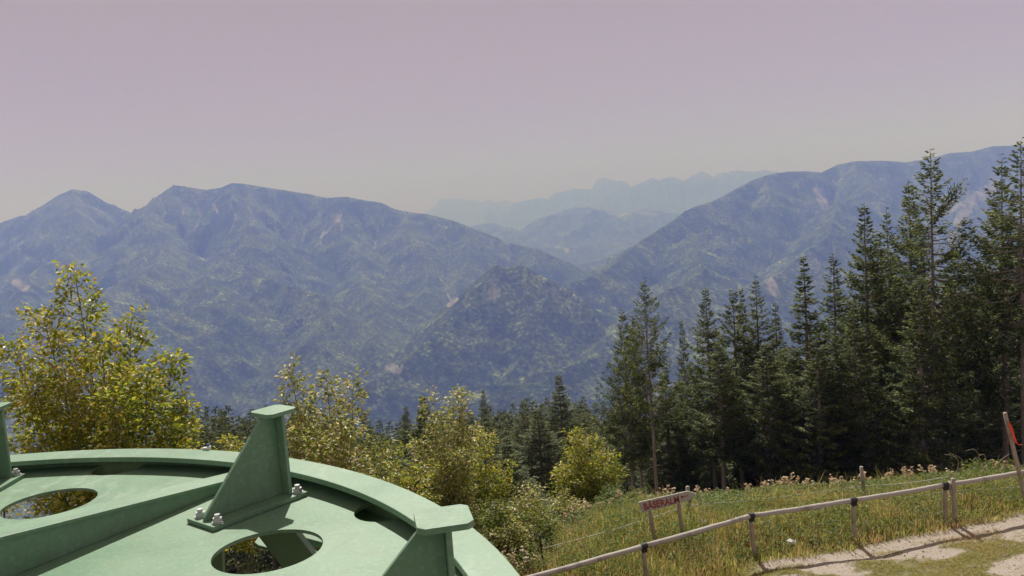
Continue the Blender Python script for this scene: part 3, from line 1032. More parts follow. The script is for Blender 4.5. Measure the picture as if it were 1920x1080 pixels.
stake(1615, 875, 20.6, .08, M_POST, .045, 1.5)
stake(1289, 912, 20.0, .02, M_POST, .045, 1.3)
stake(1012, 1003, 17.6, .03, M_BLACK, .022, .75)
stake(1780, 902, 19.6, .02, M_POST, .03, 1.2)


def wire(pp, r=.008):
    mb = MB()
    P = np.array([at(*p) for p in pp])
    out = [P[0]]
    for a, b in zip(P[:-1], P[1:]):
        for t in np.linspace(0, 1, 9)[1:]:
            q = a + (b - a) * t
            q[2] -= .05 * math.sin(math.pi * t)
            out.append(q)
    mb.tube(np.array(out) - TO, r, 5)
    mb.build('tape', M_WIRE, tape, smooth=True)


wire([(1012, 1030, 17.6), (1289, 948, 20.0), (1618, 911, 20.6), (1778, 894, 19.6)], .011)
wire([(1012, 1062, 17.6), (1289, 968, 20.0), (1620, 938, 20.6), (1780, 920, 19.6), (1960, 905, 19.8)], .008)

# sign
sign = empty('direction_sign', tuple(at(1255, 980, 18.3)))
tag(sign, 'grey wooden arrow sign with faded red lettering beside the fence', 'sign')
SO = np.array(sign.location)
sy = 18.3
tl, tr_, tip, br_, bl = [at(px, py, sy) for px, py in ((1197, 941), (1289, 920), (1305, 925), (1291, 938), (1204, 961))]
ux = (tr_ - tl) / np.linalg.norm(tr_ - tl)
uz = np.cross(ux, np.array([0, 1., 0]))
uz = -uz if uz[2] < 0 else uz
uz /= np.linalg.norm(uz)
un = np.cross(ux, uz)           # towards the viewer or away
if un[1] > 0:
    un = -un
loc = [((p - tl) @ ux, (p - tl) @ uz) for p in (tl, tr_, tip, br_, bl)]
mb = MB()
mb.prism([loc[4], loc[3], loc[2], loc[1], loc[0]], 0, .03, (tl - SO, ux, uz, un))
board = mb.build('board', M_SIGN, sign, bevel=.003)
fc = bpy.data.curves.new('lettering', 'FONT')
fc.body = 'BÄSERALM'
fc.size = .245
fc.extrude = .002
fc.offset = .006
fc.space_character = 1.0
ft = bpy.data.objects.new('lettering', fc)
col.objects.link(ft)
bpy.context.view_layer.update()
tm = bpy.data.meshes.new_from_object(ft.evaluated_get(bpy.context.evaluated_depsgraph_get()))
bpy.data.objects.remove(ft)
co_ = np.zeros(len(tm.vertices) * 3, np.float32)
tm.vertices.foreach_get('co', co_)
co_ = co_.reshape(-1, 3)
wid = co_[:, 0].max() - co_[:, 0].min()
co_[:, 0] = (co_[:, 0] - co_[:, 0].min()) * (.80 / wid)
co_[:, 2] = co_[:, 2] + .033
hgt = np.hypot(*(np.array(loc[0]) - loc[4]))
co_[:, 1] = co_[:, 1] * .9 - .205
co_[:, 0] += .09
W3 = (tl - SO) + co_[:, :1] * ux + co_[:, 1:2] * uz + co_[:, 2:] * un
tm.vertices.foreach_set('co', W3.astype(np.float32).ravel())
tm.materials.clear()
tm.materials.append(M_RED)
tm.update()
lo = bpy.data.objects.new('lettering', tm)
col.objects.link(lo)
lo.parent = board
mb = MB()      # painted arrow pointing left
for seg in (((.93, -.10), (1.10, -.10)), ((.93, -.10), (.98, -.075)), ((.93, -.10), (.98, -.13))):
    (x0, z0), (x1, z1) = seg
    L = math.hypot(x1 - x0, z1 - z0)
    nx, nz = -(z1 - z0) / L * .009, (x1 - x0) / L * .009
    mb.prism([(x0 - nx, z0 - nz), (x1 - nx, z1 - nz), (x1 + nx, z1 + nz), (x0 + nx, z0 + nz)], .0305, .034, (tl - SO, ux, uz, un))
mb.build('painted_arrow', M_RED, board)
for (a, b, r_) in (((1217, 950), (1232, 1040), .045), ((1271, 935), (1283, 1030), .045)):
    t_, f_ = at(a[0], a[1], sy + .055), at(b[0], b[1], sy + .055)
    f_[2] = -.1
    mb = MB()
    mb.tube(np.array([f_ + (t_ - f_) * t for t in np.linspace(0, 1, 5)]) - SO, r_, 8)
    mb.build('sign_post', M_POST, sign, smooth=True)

# litter
for (px, py, sz, lab, nm, cat) in ((1483, 1016, .075, 'small crumpled white paper lying in the green weeds behind the fence', 'paper_scrap', 'litter'),
                                   (1318, 979, .10, 'pale stone in the grass right of the sign', 'pale_stone', 'stone')):
    c0 = onz(px, py, .22)
    rr = np.random.default_rng(int(px))
    mb = MB()
    nlat, nlon = 7, 12
    V = []
    for i in range(nlat):
        for j in range(nlon):
            ph, th_ = math.pi * (i + .02) / (nlat - 1 + .04), 2 * math.pi * j / nlon
            r_ = sz * rr.uniform(.7, 1.15)
            V.append((r_ * 1.4 * math.sin(ph) * math.cos(th_), r_ * math.sin(ph) * math.sin(th_), r_ * .8 * math.cos(ph)))
    q = [(i * nlon + j, i * nlon + (j + 1) % nlon, (i + 1) * nlon + (j + 1) % nlon, (i + 1) * nlon + j) for i in range(nlat - 1) for j in range(nlon)]
    mb.add(V, q)
    o = mb.build(nm, M_WHITE if 'paper' in nm else mat_simple('limestone', (.55, .46, .42), .9))
    o.location = c0
    tag(o, lab, cat)

# ---------------------------------------------------------------- spruces


def rot_z(v, a):
    c, s_ = np.cos(a), np.sin(a)
    return np.stack([v[..., 0] * c - v[..., 1] * s_, v[..., 0] * s_ + v[..., 1] * c, v[..., 2]], -1)


def spruce(seed, H=12.0, R=1.9, z0=.22, spray=.20, whorl=.30, nb=6, per=26, mat=None, dead=14, name='spruce', ragged=.3, trunk_r=None, power=.72, wood=True):
    """conifer of height H standing at the origin; returns an Empty with trunk and crown"""
    r = np.random.default_rng(seed)
    root = empty(name)
    tr = trunk_r or H * .0135
    mt = MB()
    zz = np.linspace(-.6, H * .985, 14)
    bend = np.cumsum(r.normal(0, .012, (14, 2)), 0) * H / 12
    P = np.stack([bend[:, 0], bend[:, 1], zz], 1)
    mt.tube(P, np.maximum(tr * (1 - zz / H) ** .8 * 1.0, .012), 8)
    mc = MB()
    z = H * z0
    Ps, Ds, Ns, Ls, Ws = [], [], [], [], []
    phase = 0
    while z < H - .12:
        f = (z - H * z0) / (H * (1 - z0))
        env = R * min(1.0, 1.55 * (1 - f)) ** (power * 1.35) * (.6 + .4 * min(1, f / .12)) + .06
        n = max(4, int(nb * (1 - .35 * f) + r.integers(-1, 2)))
        phase += 2.4
        cx, cy = np.interp(z, zz, bend[:, 0]), np.interp(z, zz, bend[:, 1])
        for k in range(n):
            if r.random() < .10:
                continue
            L = env * r.uniform(1 - ragged * 1.5, 1 + ragged * .55)
            a = phase + 2 * np.pi * k / n + r.normal(0, .25)
            rise = .12 + .38 * f - .42 * (1 - f) * r.uniform(.4, 1.2)
            m = 7
            s = np.linspace(0, 1, m)
            bx = s * L
            bz = rise * bx * (1 - .5 * s) - .16 * L * (1 - f) * np.sin(s * np.pi) + .22 * L * s ** 3
            B = rot_z(np.stack([bx, np.zeros(m), bz], -1), a) + [cx, cy, z + r.normal(0, .13)]
            if wood and L > .5:
                mt.tube(B[:-1], np.linspace(.022, .006, m - 1) * max(.6, L / 1.6), 3, cap=False)
            c = int(per * (L / R) ** 1.0 * 1.15) + 4
            s2 = r.uniform(.10 if L < 1 else .2, 1.02, c) ** .8
            base = np.stack([np.interp(s2, s, B[:, i]) for i in range(3)], -1)
            side = r.choice([-1, 1], c) * r.uniform(.25, 1.25, c)
            reach = (1 - s2 * .75) * L * .30 * r.uniform(0, 1, c)
            dirs = np.stack([np.cos(a + side), np.sin(a + side), np.zeros(c)], -1)
            base = base + dirs * reach[:, None]
            base[:, 2] -= reach * .30 + r.uniform(0, .10, c) * (1 - f)
            dz = r.uniform(-.75, .12, c) * (1 - .8 * f) + .25 * f
            dd_ = dirs + np.stack([np.zeros(c), np.zeros(c), dz], -1)
            Ps.append(base)
            Ds.append(dd_)
            Ns.append(np.stack([r.normal(0, .5, c), r.normal(0, .5, c), np.ones(c)], -1))
            sc = r.uniform(.65, 1.35, c) * (1 - .3 * f)
            Ls.append(spray * sc * 1.25)
            Ws.append(spray * sc * .5)
        z += whorl * r.uniform(.75, 1.25) * (1 - .35 * f)
    # leader
    for q in range(14):
        zq = H - .5 + .5 * q / 13
        a = r.uniform(0, 6.28)
        Ps.append(np.array([[np.interp(zq, zz, bend[:, 0]), np.interp(zq, zz, bend[:, 1]), zq - .04]]))
        Ds.append(np.array([[math.cos(a) * .6, math.sin(a) * .6, .9]]))
        Ns.append(np.array([[0, .1, 1.]]))
        Ls.append(np.array([spray * .8 * (1 - q / 22)]))
        Ws.append(np.array([spray * .3]))
    mc.leaves(np.concatenate(Ps), np.concatenate(Ds), np.concatenate(Ns), np.concatenate(Ls), np.concatenate(Ws), .15)
    for q in range(dead):     # bare dead branches low on the trunk
        zq = r.uniform(.06, z0 + .12) * H
        a, L = r.uniform(0, 6.28), r.uniform(.4, 1.5) * R / 1.9
        s = np.linspace(0, 1, 4)
        B = rot_z(np.stack([s * L, .1 * np.sin(s * 3) * L, -.35 * s * L + .15 * s * s * L], -1), a) + [0, 0, zq]
        mt.tube(B, [.016, .012, .008, .004], 3, cap=False)
    mt.build('trunk', M_BARK, root, smooth=True)
    mc.build('crown', mat or M_NEEDLE, root)
    root['H'] = H
    return root


PROTO = [
    spruce(1, 12, 2.3, .30, .15, .17, 6, 108, dead=24, ragged=.34, power=.85),
    spruce(2, 12, 2.0, .26, .15, .15, 6, 104, dead=14, ragged=.30, power=.85),
    spruce(3, 12, 1.75, .08, .15, .17, 6, 92, dead=12, ragged=.40, power=.8),
    spruce(4, 12, 2.35, .34, .16, .20, 5, 112, dead=34, ragged=.46, power=.72),
    spruce(5, 12, 1.9, .05, .15, .15, 7, 96, dead=8, ragged=.28, power=.95),
    spruce(6, 12, 2.25, .44, .16, .21, 5, 104, dead=44, ragged=.46, power=.7),
    spruce(7, 12, 2.1, .30, .15, .17, 6, 104, dead=24, ragged=.38, power=1.0),
    spruce(8, 12, 1.7, .36, .16, .19, 5, 106, dead=30, ragged=.5, power=.65),
]
used = set()


def place(proto_i, protos, x, y, H, sxy, rz, name='spruce', zoff=0.0, leanx=0.0):
    key = (id(protos), proto_i)
    o = protos[proto_i]
    if key in used:
        o = copy_tree(o)
    used.add(key)
    o.location = (x, y, float(ground_z(x, y)) - .1 + zoff)
    s = H / protos[proto_i]['H']
    o.scale = (s * sxy, s * sxy, s)
    o.rotation_euler = (0, leanx, rz)
    return o


# grove at the right: tip in the photo, distance, prototype, width
GROVE = [
    (1166, 578, 41, 0, .78, 'spruce with a wide skirt of low branches, left edge of the right grove'),
    (1183, 590, 42.5, 7, .65, 'slim spruce tight behind the leftmost wide spruce of the grove'),
    (1209, 524, 37, 5, .66, 'spruce with long bare grey trunk rising above the sign left end'),
    (1277, 596, 46, 2, .6, 'short thin spruce in the gap right of the bare-trunked spruce'),
    (1322, 537, 43, 1, .85, 'full spruce above the arrow tip of the sign'),
    (1372, 542, 47, 7, 1.0, 'narrow spruce, left one of three close tips'),
    (1391, 540, 50, 4, .9, 'narrow spruce, middle one of three close tips'),
    (1417, 518, 47, 6, 1.0, 'narrow spruce, tallest and right one of three close tips'),
    (1452, 568, 50, 4, 1.1, 'low olive spruce just right of the three close tips'),
    (1435, 640, 40, 1, 1.3, 'pale green bushy spruce in front of the three close tips'),
    (1508, 479, 41, 4, 1.25, 'dense dark spruce with a blunt tip in the middle of the grove'),
    (1562, 474, 50, 2, 1.25, 'grey-green spruce with a thin pointed top beside the dense dark one'),
    (1617, 379, 43, 1, 1.05, 'tall spruce standing left of the pair of tallest tips'),
    (1641, 430, 46, 7, 1.0, 'slim spruce close on the right side of a tall spruce'),
    (1600, 560, 38, 4, 1.2, 'yellow-green spruce in front with branches down to the meadow'),
    (1665, 390, 47, 6, 1.0, 'dark spruce in the row left of the highest tree'),
    (1705, 337, 44, 1, 1.0, 'tall spruce with dense top just left of the highest tree'),
    (1746, 279, 39, 3, .95, 'highest spruce, ragged, with a long branch jutting right'),
    (1792, 450, 50, 6, 1.15, 'shorter spruce in the gap right of the highest tree'),
    (1838, 600, 44, 4, 1.2, 'low bushy spruce between the two trunks at the right'),
    (1877, 291, 38, 0, .95, 'tall spruce with drooping comb-like branches near right edge'),
    (1914, 262, 36, 5, 1.0, 'spruce with thick bare trunk cut by the right edge'),
    (1945, 300, 42, 3, 1.2, 'spruce mostly beyond the right edge of the frame'),
    (1722, 520, 36.5, 2, 1.3, 'green young spruce in front of the highest tree'),
    (1530, 620, 38, 2, 1.2, 'small bright spruce before the dense dark one'),
    (1345, 640, 40, 7, 1.1, 'small brownish spruce standing right of the sign'),
    (1245, 680, 44, 4, 1.2, 'low dark spruce behind the bare-trunked spruce'),
]
rg = np.random.default_rng(77)
for (px, py, y, pi, w, lab) in GROVE:
    T = at(px, py, y)
    gz = float(ground_z(T[0], y))
    H = T[2] - gz + .1
    o = place(pi, PROTO, T[0], y, H, w * .88 * (12 / max(H, 7)) ** .55, rg.uniform(0, 6.28))
    tag(o, lab, 'tree', 'spruces of the grove right of the sign')
    if lab.startswith('highest'):
        high = o
bpy.context.view_layer.update()
inv = np.array(high.matrix_world.inverted())
for path in ([(1752, 418), (1768, 392), (1784, 372), (1797, 353)], [(1757, 492), (1775, 486), (1792, 478), (1806, 469)]):
    Pw = np.array([at(px, py, 39 - .2 * i) for i, (px, py) in enumerate(path)])
    Pl = Pw @ inv[:3, :3].T + inv[:3, 3]
    mb = MB()
    tt = np.linspace(0, 3, 9)
    Q = np.stack([np.interp(tt, range(4), Pl[:, i]) for i in range(3)], -1)
    mb.tube(Q, np.linspace(.05, .012, 9), 5)
    mq = 260
    u = rg.uniform(.6, 3.05, mq)
    B_ = np.stack([np.interp(u, range(4), Pl[:, i]) for i in range(3)], -1)
    off = rg.normal(0, 1, (mq, 3)) * [.15, .15, .09]
    mb.leaves(B_ + off * (.4 + .25 * u[:, None]), off + (Pl[-1] - Pl[0]) * .12 + [0, 0, .05], rg.normal(0, .5, (mq, 3)) + [0, 0, 1], .14, .06, .15, m=1)
    mb.build('branch', [M_BARK, M_NEEDLE], high)
# fill of the grove's depth: dark stems and crowns behind the named ones
for k in range(34):
    px = rg.uniform(1240, 1990)
    y = rg.uniform(50, 62)
    T = at(px, np.interp(px, [1150, 1300, 1450, 1560, 1650, 1750, 1990], [720, 680, 650, 600, 520, 480, 430]) + rg.uniform(0, 110), y)
    H = T[2] - float(ground_z(T[0], y)) + .1
    if H < 4:
        continue
    o = place(int(rg.integers(0, 8)), PROTO, T[0], y, H, rg.uniform(1.0, 1.35) * (12 / max(H, 7)) ** .5, rg.uniform(0, 6.28))
    tag(o, 'dark spruce deep in the shade behind the front row of the right grove', 'tree', 'spruces in the shaded depth of the grove')

for k in range(16):
    px = 1235 + k * 46 + rg.uniform(-16, 16)
    y = rg.uniform(47, 60)
    T = at(px, 850 - (px - 1235) * .07, y)
    H = rg.uniform(4.5, 7.5)
    o = place([1, 4, 2][k % 3], PROTO, T[0], y, H, rg.uniform(1.5, 2.0), rg.uniform(0, 6.28))
    tag(o, 'low young spruce in the shade between the trunks of the right grove', 'tree', 'young spruces under the grove')

# middle forest on the slope below
FAR = [spruce(21 + k, 10, R_ * 1.25, .05, .36, .36, 7, 22, M_NEEDLE2, dead=0, ragged=rag, wood=False, power=.8) for k, (R_, rag) in enumerate(((1.5, .22), (1.8, .25), (1.3, .25), (2.0, .3)))]
MIDTREES = [
    (1048, 700, 58, 1, 1.05, 'large dark spruce standing out above the middle forest'),
    (980, 748, 60, 0, 1.0, 'pale green spruce left of the large dark spruce'),
    (1015, 752, 64, 2, 1.1, 'mid green spruce tight against the left side of the large dark spruce'),
    (1085, 752, 62, 0, 1.1, 'spruce at the right foot of the large dark spruce'),
    (905, 728, 130, 2, 1.1, 'thin spruce whose tip stands highest left of the large dark spruce'),
    (1005, 765, 47, 1, 1.2, 'broad shaded spruce low in front of the large dark spruce'),
    (760, 760, 95, 1, 1.0, 'spruce tip between the two leafy clumps'),
]
for (px, py, y, pi, w, lab) in MIDTREES:
    T = at(px, py, y)
    H = T[2] - float(ground_z(T[0], y)) + .1
    o = place(pi, PROTO, T[0], y, H, w * (12 / max(H, 6)) ** .6, rg.uniform(0, 6.28))
    tag(o, lab, 'tree', 'single spruces in the middle forest')
cnt = 0
tries = 0
taken = []
while cnt < 250 and tries < 6000:
    tries += 1
    y = 55 * (172 / 55) ** rg.uniform(0, 1) ** .8
    px = rg.uniform(330, 1230)
    d_ = ray(px, 760)
    x = d_[0] / d_[1] * y
    if any((x - a) ** 2 + (y - b) ** 2 < (2.1 + y * .008) ** 2 for a, b in taken):
        continue
    # keep the crest of tips where the photo has it
    crest = np.interp(px, [250, 360, 520, 640, 760, 860, 960, 1100, 1290], [742, 752, 750, 770, 778, 752, 742, 742, 760])
    Tm = at(px, crest + rg.uniform(-12, 16) + (172 - y) * .5, y)
    H = Tm[2] - float(ground_z(x, y))
    if H < 4.5:
        continue
    H = min(H, 19)
    o = place(int(rg.integers(0, 4)), FAR, x, y, H, rg.uniform(.85, 1.2) * (10 / H) ** .4, rg.uniform(0, 6.28), 'spruce')
    far = 'distant spruce in the even row of tips at the forest edge' if y > 120 else 'spruce in the dense middle forest below the tips of the forest edge'
    tag(o, far, 'tree', 'spruces of the distant forest row' if y > 120 else 'spruces of the middle forest')
    taken.append((x, y))
    cnt += 1

# ---------------------------------------------------------------- leafy trees and shrubs


def leafy(name, seed, base, tips, lm, leaf=.06, spread=.9, nbr=26, per=26, stem_r=.05, t0=.12, twig=.16, width=.62, up=.55, bark=None):
    r = np.random.default_rng(seed)
    base = np.array(base, float)
    root = empty(name, tuple(base))
    mt, ml = MB(), MB()
    Ps, Ds, Ns, Ls = [], [], [], []
    for tip in tips:
        if len(tip) == 4:
            sp = spread * tip[3]
            tip = np.array(tip[:3], float)
        else:
            sp = spread
            tip = np.array(tip, float)
        tip = tip - base
        L = np.linalg.norm(tip)
        s = np.linspace(0, 1, 10)
        P = np.stack([tip[0] * s ** 1.5, tip[1] * s ** 1.5, tip[2] * s], -1)
        P[:, :2] += np.cumsum(r.normal(0, .012 * L / 4, (10, 2)), 0) * np.sin(s * np.pi)[:, None]
        P[0, 2] -= .3
        mt.tube(P, stem_r * .6 * (1 - s * .88), 6)
        ga = r.uniform(0, 6.28)
        nbr_ = int(nbr * 1.35)
        for k in range(nbr_):
            t = t0 + (1 - t0) * (k + r.uniform(0, 1)) / nbr_
            p = np.array([np.interp(t, s, P[:, i]) for i in range(3)])
            ga += 2.4 + r.normal(0, .4)
            bl = sp * 1.12 * (max(.03, 1 - t)) ** .5 * r.uniform(.5, 1.15) + .10
            m = 6
            q = np.linspace(0, 1, m)
            upk = up * r.uniform(.5, 1.3)
            B = rot_z(np.stack([q * bl * .9, .1 * bl * np.sin(q * 4), bl * (upk * q + .18 * q * q)], -1), ga) + p
            mt.tube(B, np.linspace(.013, .003, m) * max(.5, min(2, bl)), 3, cap=False)
            c = int(per * 1.9 * (.4 + bl / max(spread, .3)))
            qq = r.uniform(.12, 1.05, c) ** .75
            L0 = np.stack([np.interp(qq, q, B[:, i]) for i in range(3)], -1)
            tw = twig * (1.15 - .5 * qq)
            off = r.normal(0, 1, (c, 3)) * [1, 1, .55]
            off /= np.linalg.norm(off, axis=1)[:, None]
            Pq = L0 + off * (tw * r.uniform(0, 1, c) ** .6)[:, None]
            Ps.append(Pq)
            d = off + rot_z(np.array([[1., 0, .1]]), ga) * .8 + r.normal(0, .35, (c, 3))
            d[:, 2] -= .15
            Ds.append(d)
            Ns.append(r.normal(0, .55, (c, 3)) + [0, 0, 1.])
            Ls.append(leaf * r.uniform(.6, 1.25, c))
    Ls = np.concatenate(Ls)
    ml.leaves(np.concatenate(Ps), np.concatenate(Ds), np.concatenate(Ns), Ls, Ls * width, .18)
    mt.build('trunk', bark or M_BARK2, root, smooth=True)
    ml.build('crown', lm, root)
    return root


def gp(px, py, y):
    t = at(px, py, y)
    return (t[0], t[1], float(ground_z(t[0], y)))


def tp(px, py, y, w=1.0):
    t = at(px, py, y)
    return (t[0], t[1], t[2], w)


o = leafy('beech_tree', 31, gp(185, 840, 11.0),
          [tp(140, 513, 10.9, .95), tp(78, 585, 10.6, .9), tp(245, 603, 11.2, 1.0), tp(325, 668, 11.3, .85), tp(22, 640, 11.3, .9), tp(190, 650, 10.2, 1.1), tp(120, 690, 9.9, 1.0), tp(275, 700, 10.3, 1.0), tp(345, 760, 11.0, .8), tp(60, 720, 10.2, 1.0), tp(215, 740, 9.7, .9)],
          M_BEECH, .072, .74, 46, 36, .055, .36, .16)
tag(o, 'large yellow-green leafy tree behind the wheel at the left', 'tree')
o = leafy('beech_tree', 32, gp(-60, 840, 12.0), [tp(-30, 610, 12, 1), tp(-70, 560, 12.4, 1), tp(5, 700, 12, .9)], M_BEECH, .06, .8, 22, 26, .05, .2, .17)
tag(o, 'leafy branches reaching in at the left edge of the frame', 'tree')
o = leafy('maple_tree', 33, gp(620, 860, 12.6),
          [tp(541, 688, 12.6, .75), tp(612, 708, 12.3, .8), tp(662, 714, 12.6, .75), tp(575, 760, 12.2, .9), tp(640, 790, 11.8, .9), tp(560, 810, 11.8, .8), tp(720, 830, 12.4, .8), tp(600, 830, 11.4, .8)],
          M_MAPLE, .068, .50, 34, 26, .045, .4, .15)
tag(o, 'pale yellowish leafy tree just right of the tall bracket', 'tree')
o = leafy('maple_tree', 34, gp(435, 850, 13.5), [tp(430, 822, 13.5, 1.0), tp(405, 850, 13.4, .9), tp(462, 850, 13.5, .9)], M_BEECH, .06, .34, 22, 24, .035, .6, .12)
tag(o, 'low yellow bush left of the tall bracket behind the rim', 'bush')
o = leafy('maple_tree', 35, gp(845, 930, 18.5),
          [tp(800, 745, 18.5, .7), tp(850, 740, 18.8, .8), tp(868, 728, 18.6, .6), tp(830, 790, 18, .9), tp(888, 800, 18.6, .7), tp(780, 830, 17.6, .9), tp(860, 850, 17.4, .9)],
          M_MAPLE, .08, .55, 26, 18, .05, .3, .2)
tag(o, 'mixed pinkish and green leafy tree above the right side of the wheel', 'tree')
o = leafy('beech_tree', 36, gp(760, 950, 15), [tp(738, 845, 15, .9), tp(700, 862, 14.5, .8), tp(790, 870, 15.2, 1), tp(770, 900, 14.6, 1)], M_BEECH, .065, .7, 22, 26, .04, .2, .17)
tag(o, 'bright yellow-green bush above the rim below the mixed leafy tree', 'bush')
o = leafy('beech_tree', 37, gp(905, 960, 21), [tp(915, 815, 20.6, .9), tp(880, 860, 20.2, 1), tp(950, 880, 20.6, .9)], M_BEECH, .085, .7, 20, 22, .045, .3, .2)
tag(o, 'yellow-tinged leafy tree between the mixed tree and the young spruce', 'tree')
o = leafy('beech_tree', 38, gp(1100, 975, 25.0),
          [tp(1075, 812, 25, .8), tp(1105, 822, 24.6, 1), tp(1140, 850, 25, .9), tp(1165, 878, 25, .7), tp(1055, 880, 24.4, .9), tp(1120, 880, 24, 1), tp(1085, 905, 24, 1)],
          M_BEECH, .09, 1.0, 26, 26, .05, .15, .22)
tag(o, 'bright young beech standing alone left of the sign', 'tree')
# young conifers among them
for (px, py, y, pi, w, lab) in ((792, 742, 20, 4, .85, 'young green spruce inside the mixed leafy tree'),
                                (950, 818, 24, 4, 1.0, 'young light green spruce left of the bright young beech'),
                                (970, 880, 27, 1, 1.2, 'low young spruce in shade right of the light green one')):
    T = at(px, py, y)
    H = T[2] - float(ground_z(T[0], y)) + .1
    o = place(pi, PROTO, T[0], y, H, w * (12 / max(H, 4)) ** .6, rg.uniform(0, 6.28))
    for ch in o.children:
        pass
    tag(o, lab, 'tree', 'young spruces near the wheel')
# undergrowth shrubs in front of the forest edge
SHR = [leafy('shrub', 51 + k, (0, 0, 0), [(.0, .0, 1.4), (.45, .1, 1.1), (-.4, -.1, 1.15), (.1, -.4, .9), (-.1, .4, 1.0)], mt_, lf, .5, 12, 18, .02, .05, .16) for k, (mt_, lf) in enumerate(((M_YOUNG, .075), (M_MAPLE, .075), (M_WEED, .085)))]
for s_ in SHR:
    s_['H'] = 1.4
SPOT = [(880, 985, 17.5, 1.2, 1), (930, 970, 18.5, 1.5, 0), (985, 950, 20, 1.5, 1), (1010, 960, 20.5, 1.0, 2), (1035, 960, 21.5, .8, 2), (905, 1010, 16.5, 1.0, 1), (960, 1000, 18, 1.1, 1),
        (1010, 985, 19, 1.0, 0), (1060, 965, 21.5, 1.1, 1), (1150, 945, 23, 1.0, 2), (850, 960, 16.5, 1.3, 0), (830, 925, 17.5, 1.6, 2), (1190, 955, 23, .8, 0), (1190, 935, 24, .9, 0),
        (1840, 880, 23.5, 1.0, 2), (700, 900, 14, 1.6, 0), (1350, 915, 25, .9, 1), (640, 880, 14.5, 1.8, 2)]
for i, (px, py, y, h_, pi) in enumerate(SPOT):
    T = at(px, py, y)
    o = place(pi, SHR, T[0], y, h_, 1.15, rg.uniform(0, 6.28), 'shrub')
    lab = {0: 'green leafy shrub in the scrub at the meadow edge', 1: 'shrub with pinkish dry leaves in the scrub at the meadow edge', 2: 'bluish green broad-leaved shrub in the scrub at the meadow edge'}[pi]
    tag(o, lab, 'shrub', ['green shrubs at the meadow edge', 'pinkish shrubs at the meadow edge', 'bluish shrubs at the meadow edge'][pi])

# bramble arches at the right
br = empty('dry_bramble', tuple(at(1835, 900, 21.5)))
tag(br, 'arching bare bramble stems against the dark forest at the right', 'bramble')
BO = np.array(br.location)
mb = MB()
for pts in ([(1790, 895), (1800, 868), (1790, 855), (1772, 852)], [(1805, 900), (1812, 870), (1798, 856), (1780, 850)], [(1830, 890), (1838, 858), (1828, 840), (1810, 846)], [(1838, 890), (1842, 868), (1858, 862), (1866, 876)],
            [(1845, 895), (1850, 862), (1845, 850), (1836, 855)], [(1866, 885), (1876, 862), (1892, 852)], [(1880, 890), (1888, 876), (1900, 880)], [(1862, 893), (1880, 872), (1898, 884)]):
    P = np.array([at(px, py, 21.5 + .2 * math.sin(px)) for px, py in pts])
    P = np.concatenate([[P[0] - [0, 0, 1.0]], P])
    t = np.linspace(0, len(P) - 1, 18)
    Q = np.stack([np.interp(t, np.arange(len(P)), P[:, i]) for i in range(3)], -1)
    for _ in range(3):
        Q[1:-1] = (Q[:-2] + 2 * Q[1:-1] + Q[2:]) / 4
    mb.tube(Q - BO, np.linspace(.016, .007, 18), 5)
mb.build('stems', M_DRY, br, smooth=True)
mb = MB()
rr = np.random.default_rng(4)
n = 380
P = np.array([at(rr.uniform(1800, 1900), rr.uniform(862, 900), 21.5 + rr.uniform(-.4, .4)) for _ in range(n)]) - BO
mb.leaves(P, rr.normal(0, 1, (n, 3)), rr.normal(0, .6, (n, 3)) + [0, 0, 1], .07, .04)
mb.build('foliage', M_YOUNG, br)

# ---------------------------------------------------------------- meadow: grass, weeds, thistles


def scatter(n, seed, dens=None, x0=-4.5, x1=17, y0=13.5, y1=25.5):
    r = np.random.default_rng(seed)
    x = r.uniform(x0, x1, n)
    y = r.uniform(y0, y1, n)
    return x, y, r


n = 150000
x, y, r = scatter(n, 91)
e = fence_y(x) - y
edge = pn.fbm(x / 1.2, y / 1.2, 3)
keep = (e < .30 + .30 * edge) | (x < 4.2 - (16.5 - y) * .5)
x, y = x[keep], y[keep]
n = len(x)
tall = np.clip(.5 + .9 * pn.fbm(x / 2.2 + 7, y / 2.2, 3), .12, 1.2) * np.clip((y - fence_y(x) + .5) / 1.6, .30, 1.0)
tall = np.where(x < 4.2, np.maximum(tall, .5), tall)
h = (.12 + .46 * tall) * r.uniform(.3, 1.25, n) * np.where(r.random(n) < .05, 1.6, 1.0)
z = ground_z(x, y)
a = r.uniform(0, 6.28, n)
ld = np.stack([np.cos(a), np.sin(a), np.zeros(n)], -1)
bend = r.uniform(.05, .95, n) * h
w = r.uniform(.006, .016, n) * 1.15
B0 = np.stack([x, y, z - .02], -1)
sdv = np.stack([-np.sin(a), np.cos(a), np.zeros(n)], -1)
M1 = B0 + ld * (bend * .35)[:, None] + np.stack([np.zeros(n), np.zeros(n), h * .6], -1)
T1 = B0 + ld * bend[:, None] + np.stack([np.zeros(n), np.zeros(n), h], -1)
V = np.stack([B0 - sdv * w[:, None] / 2, B0 + sdv * w[:, None] / 2, M1 + sdv * w[:, None] * .5, M1 - sdv * w[:, None] * .5, T1], 1).reshape(-1, 3)
b = np.arange(n)[:, None] * 5
mb = MB()
mb.add(V, b + [0, 1, 2, 3], b + [3, 2, 4])
g = mb.build('grass', M_GRASS)
tag(g, 'tall yellow-green meadow grass behind the wooden rail', kind='stuff')

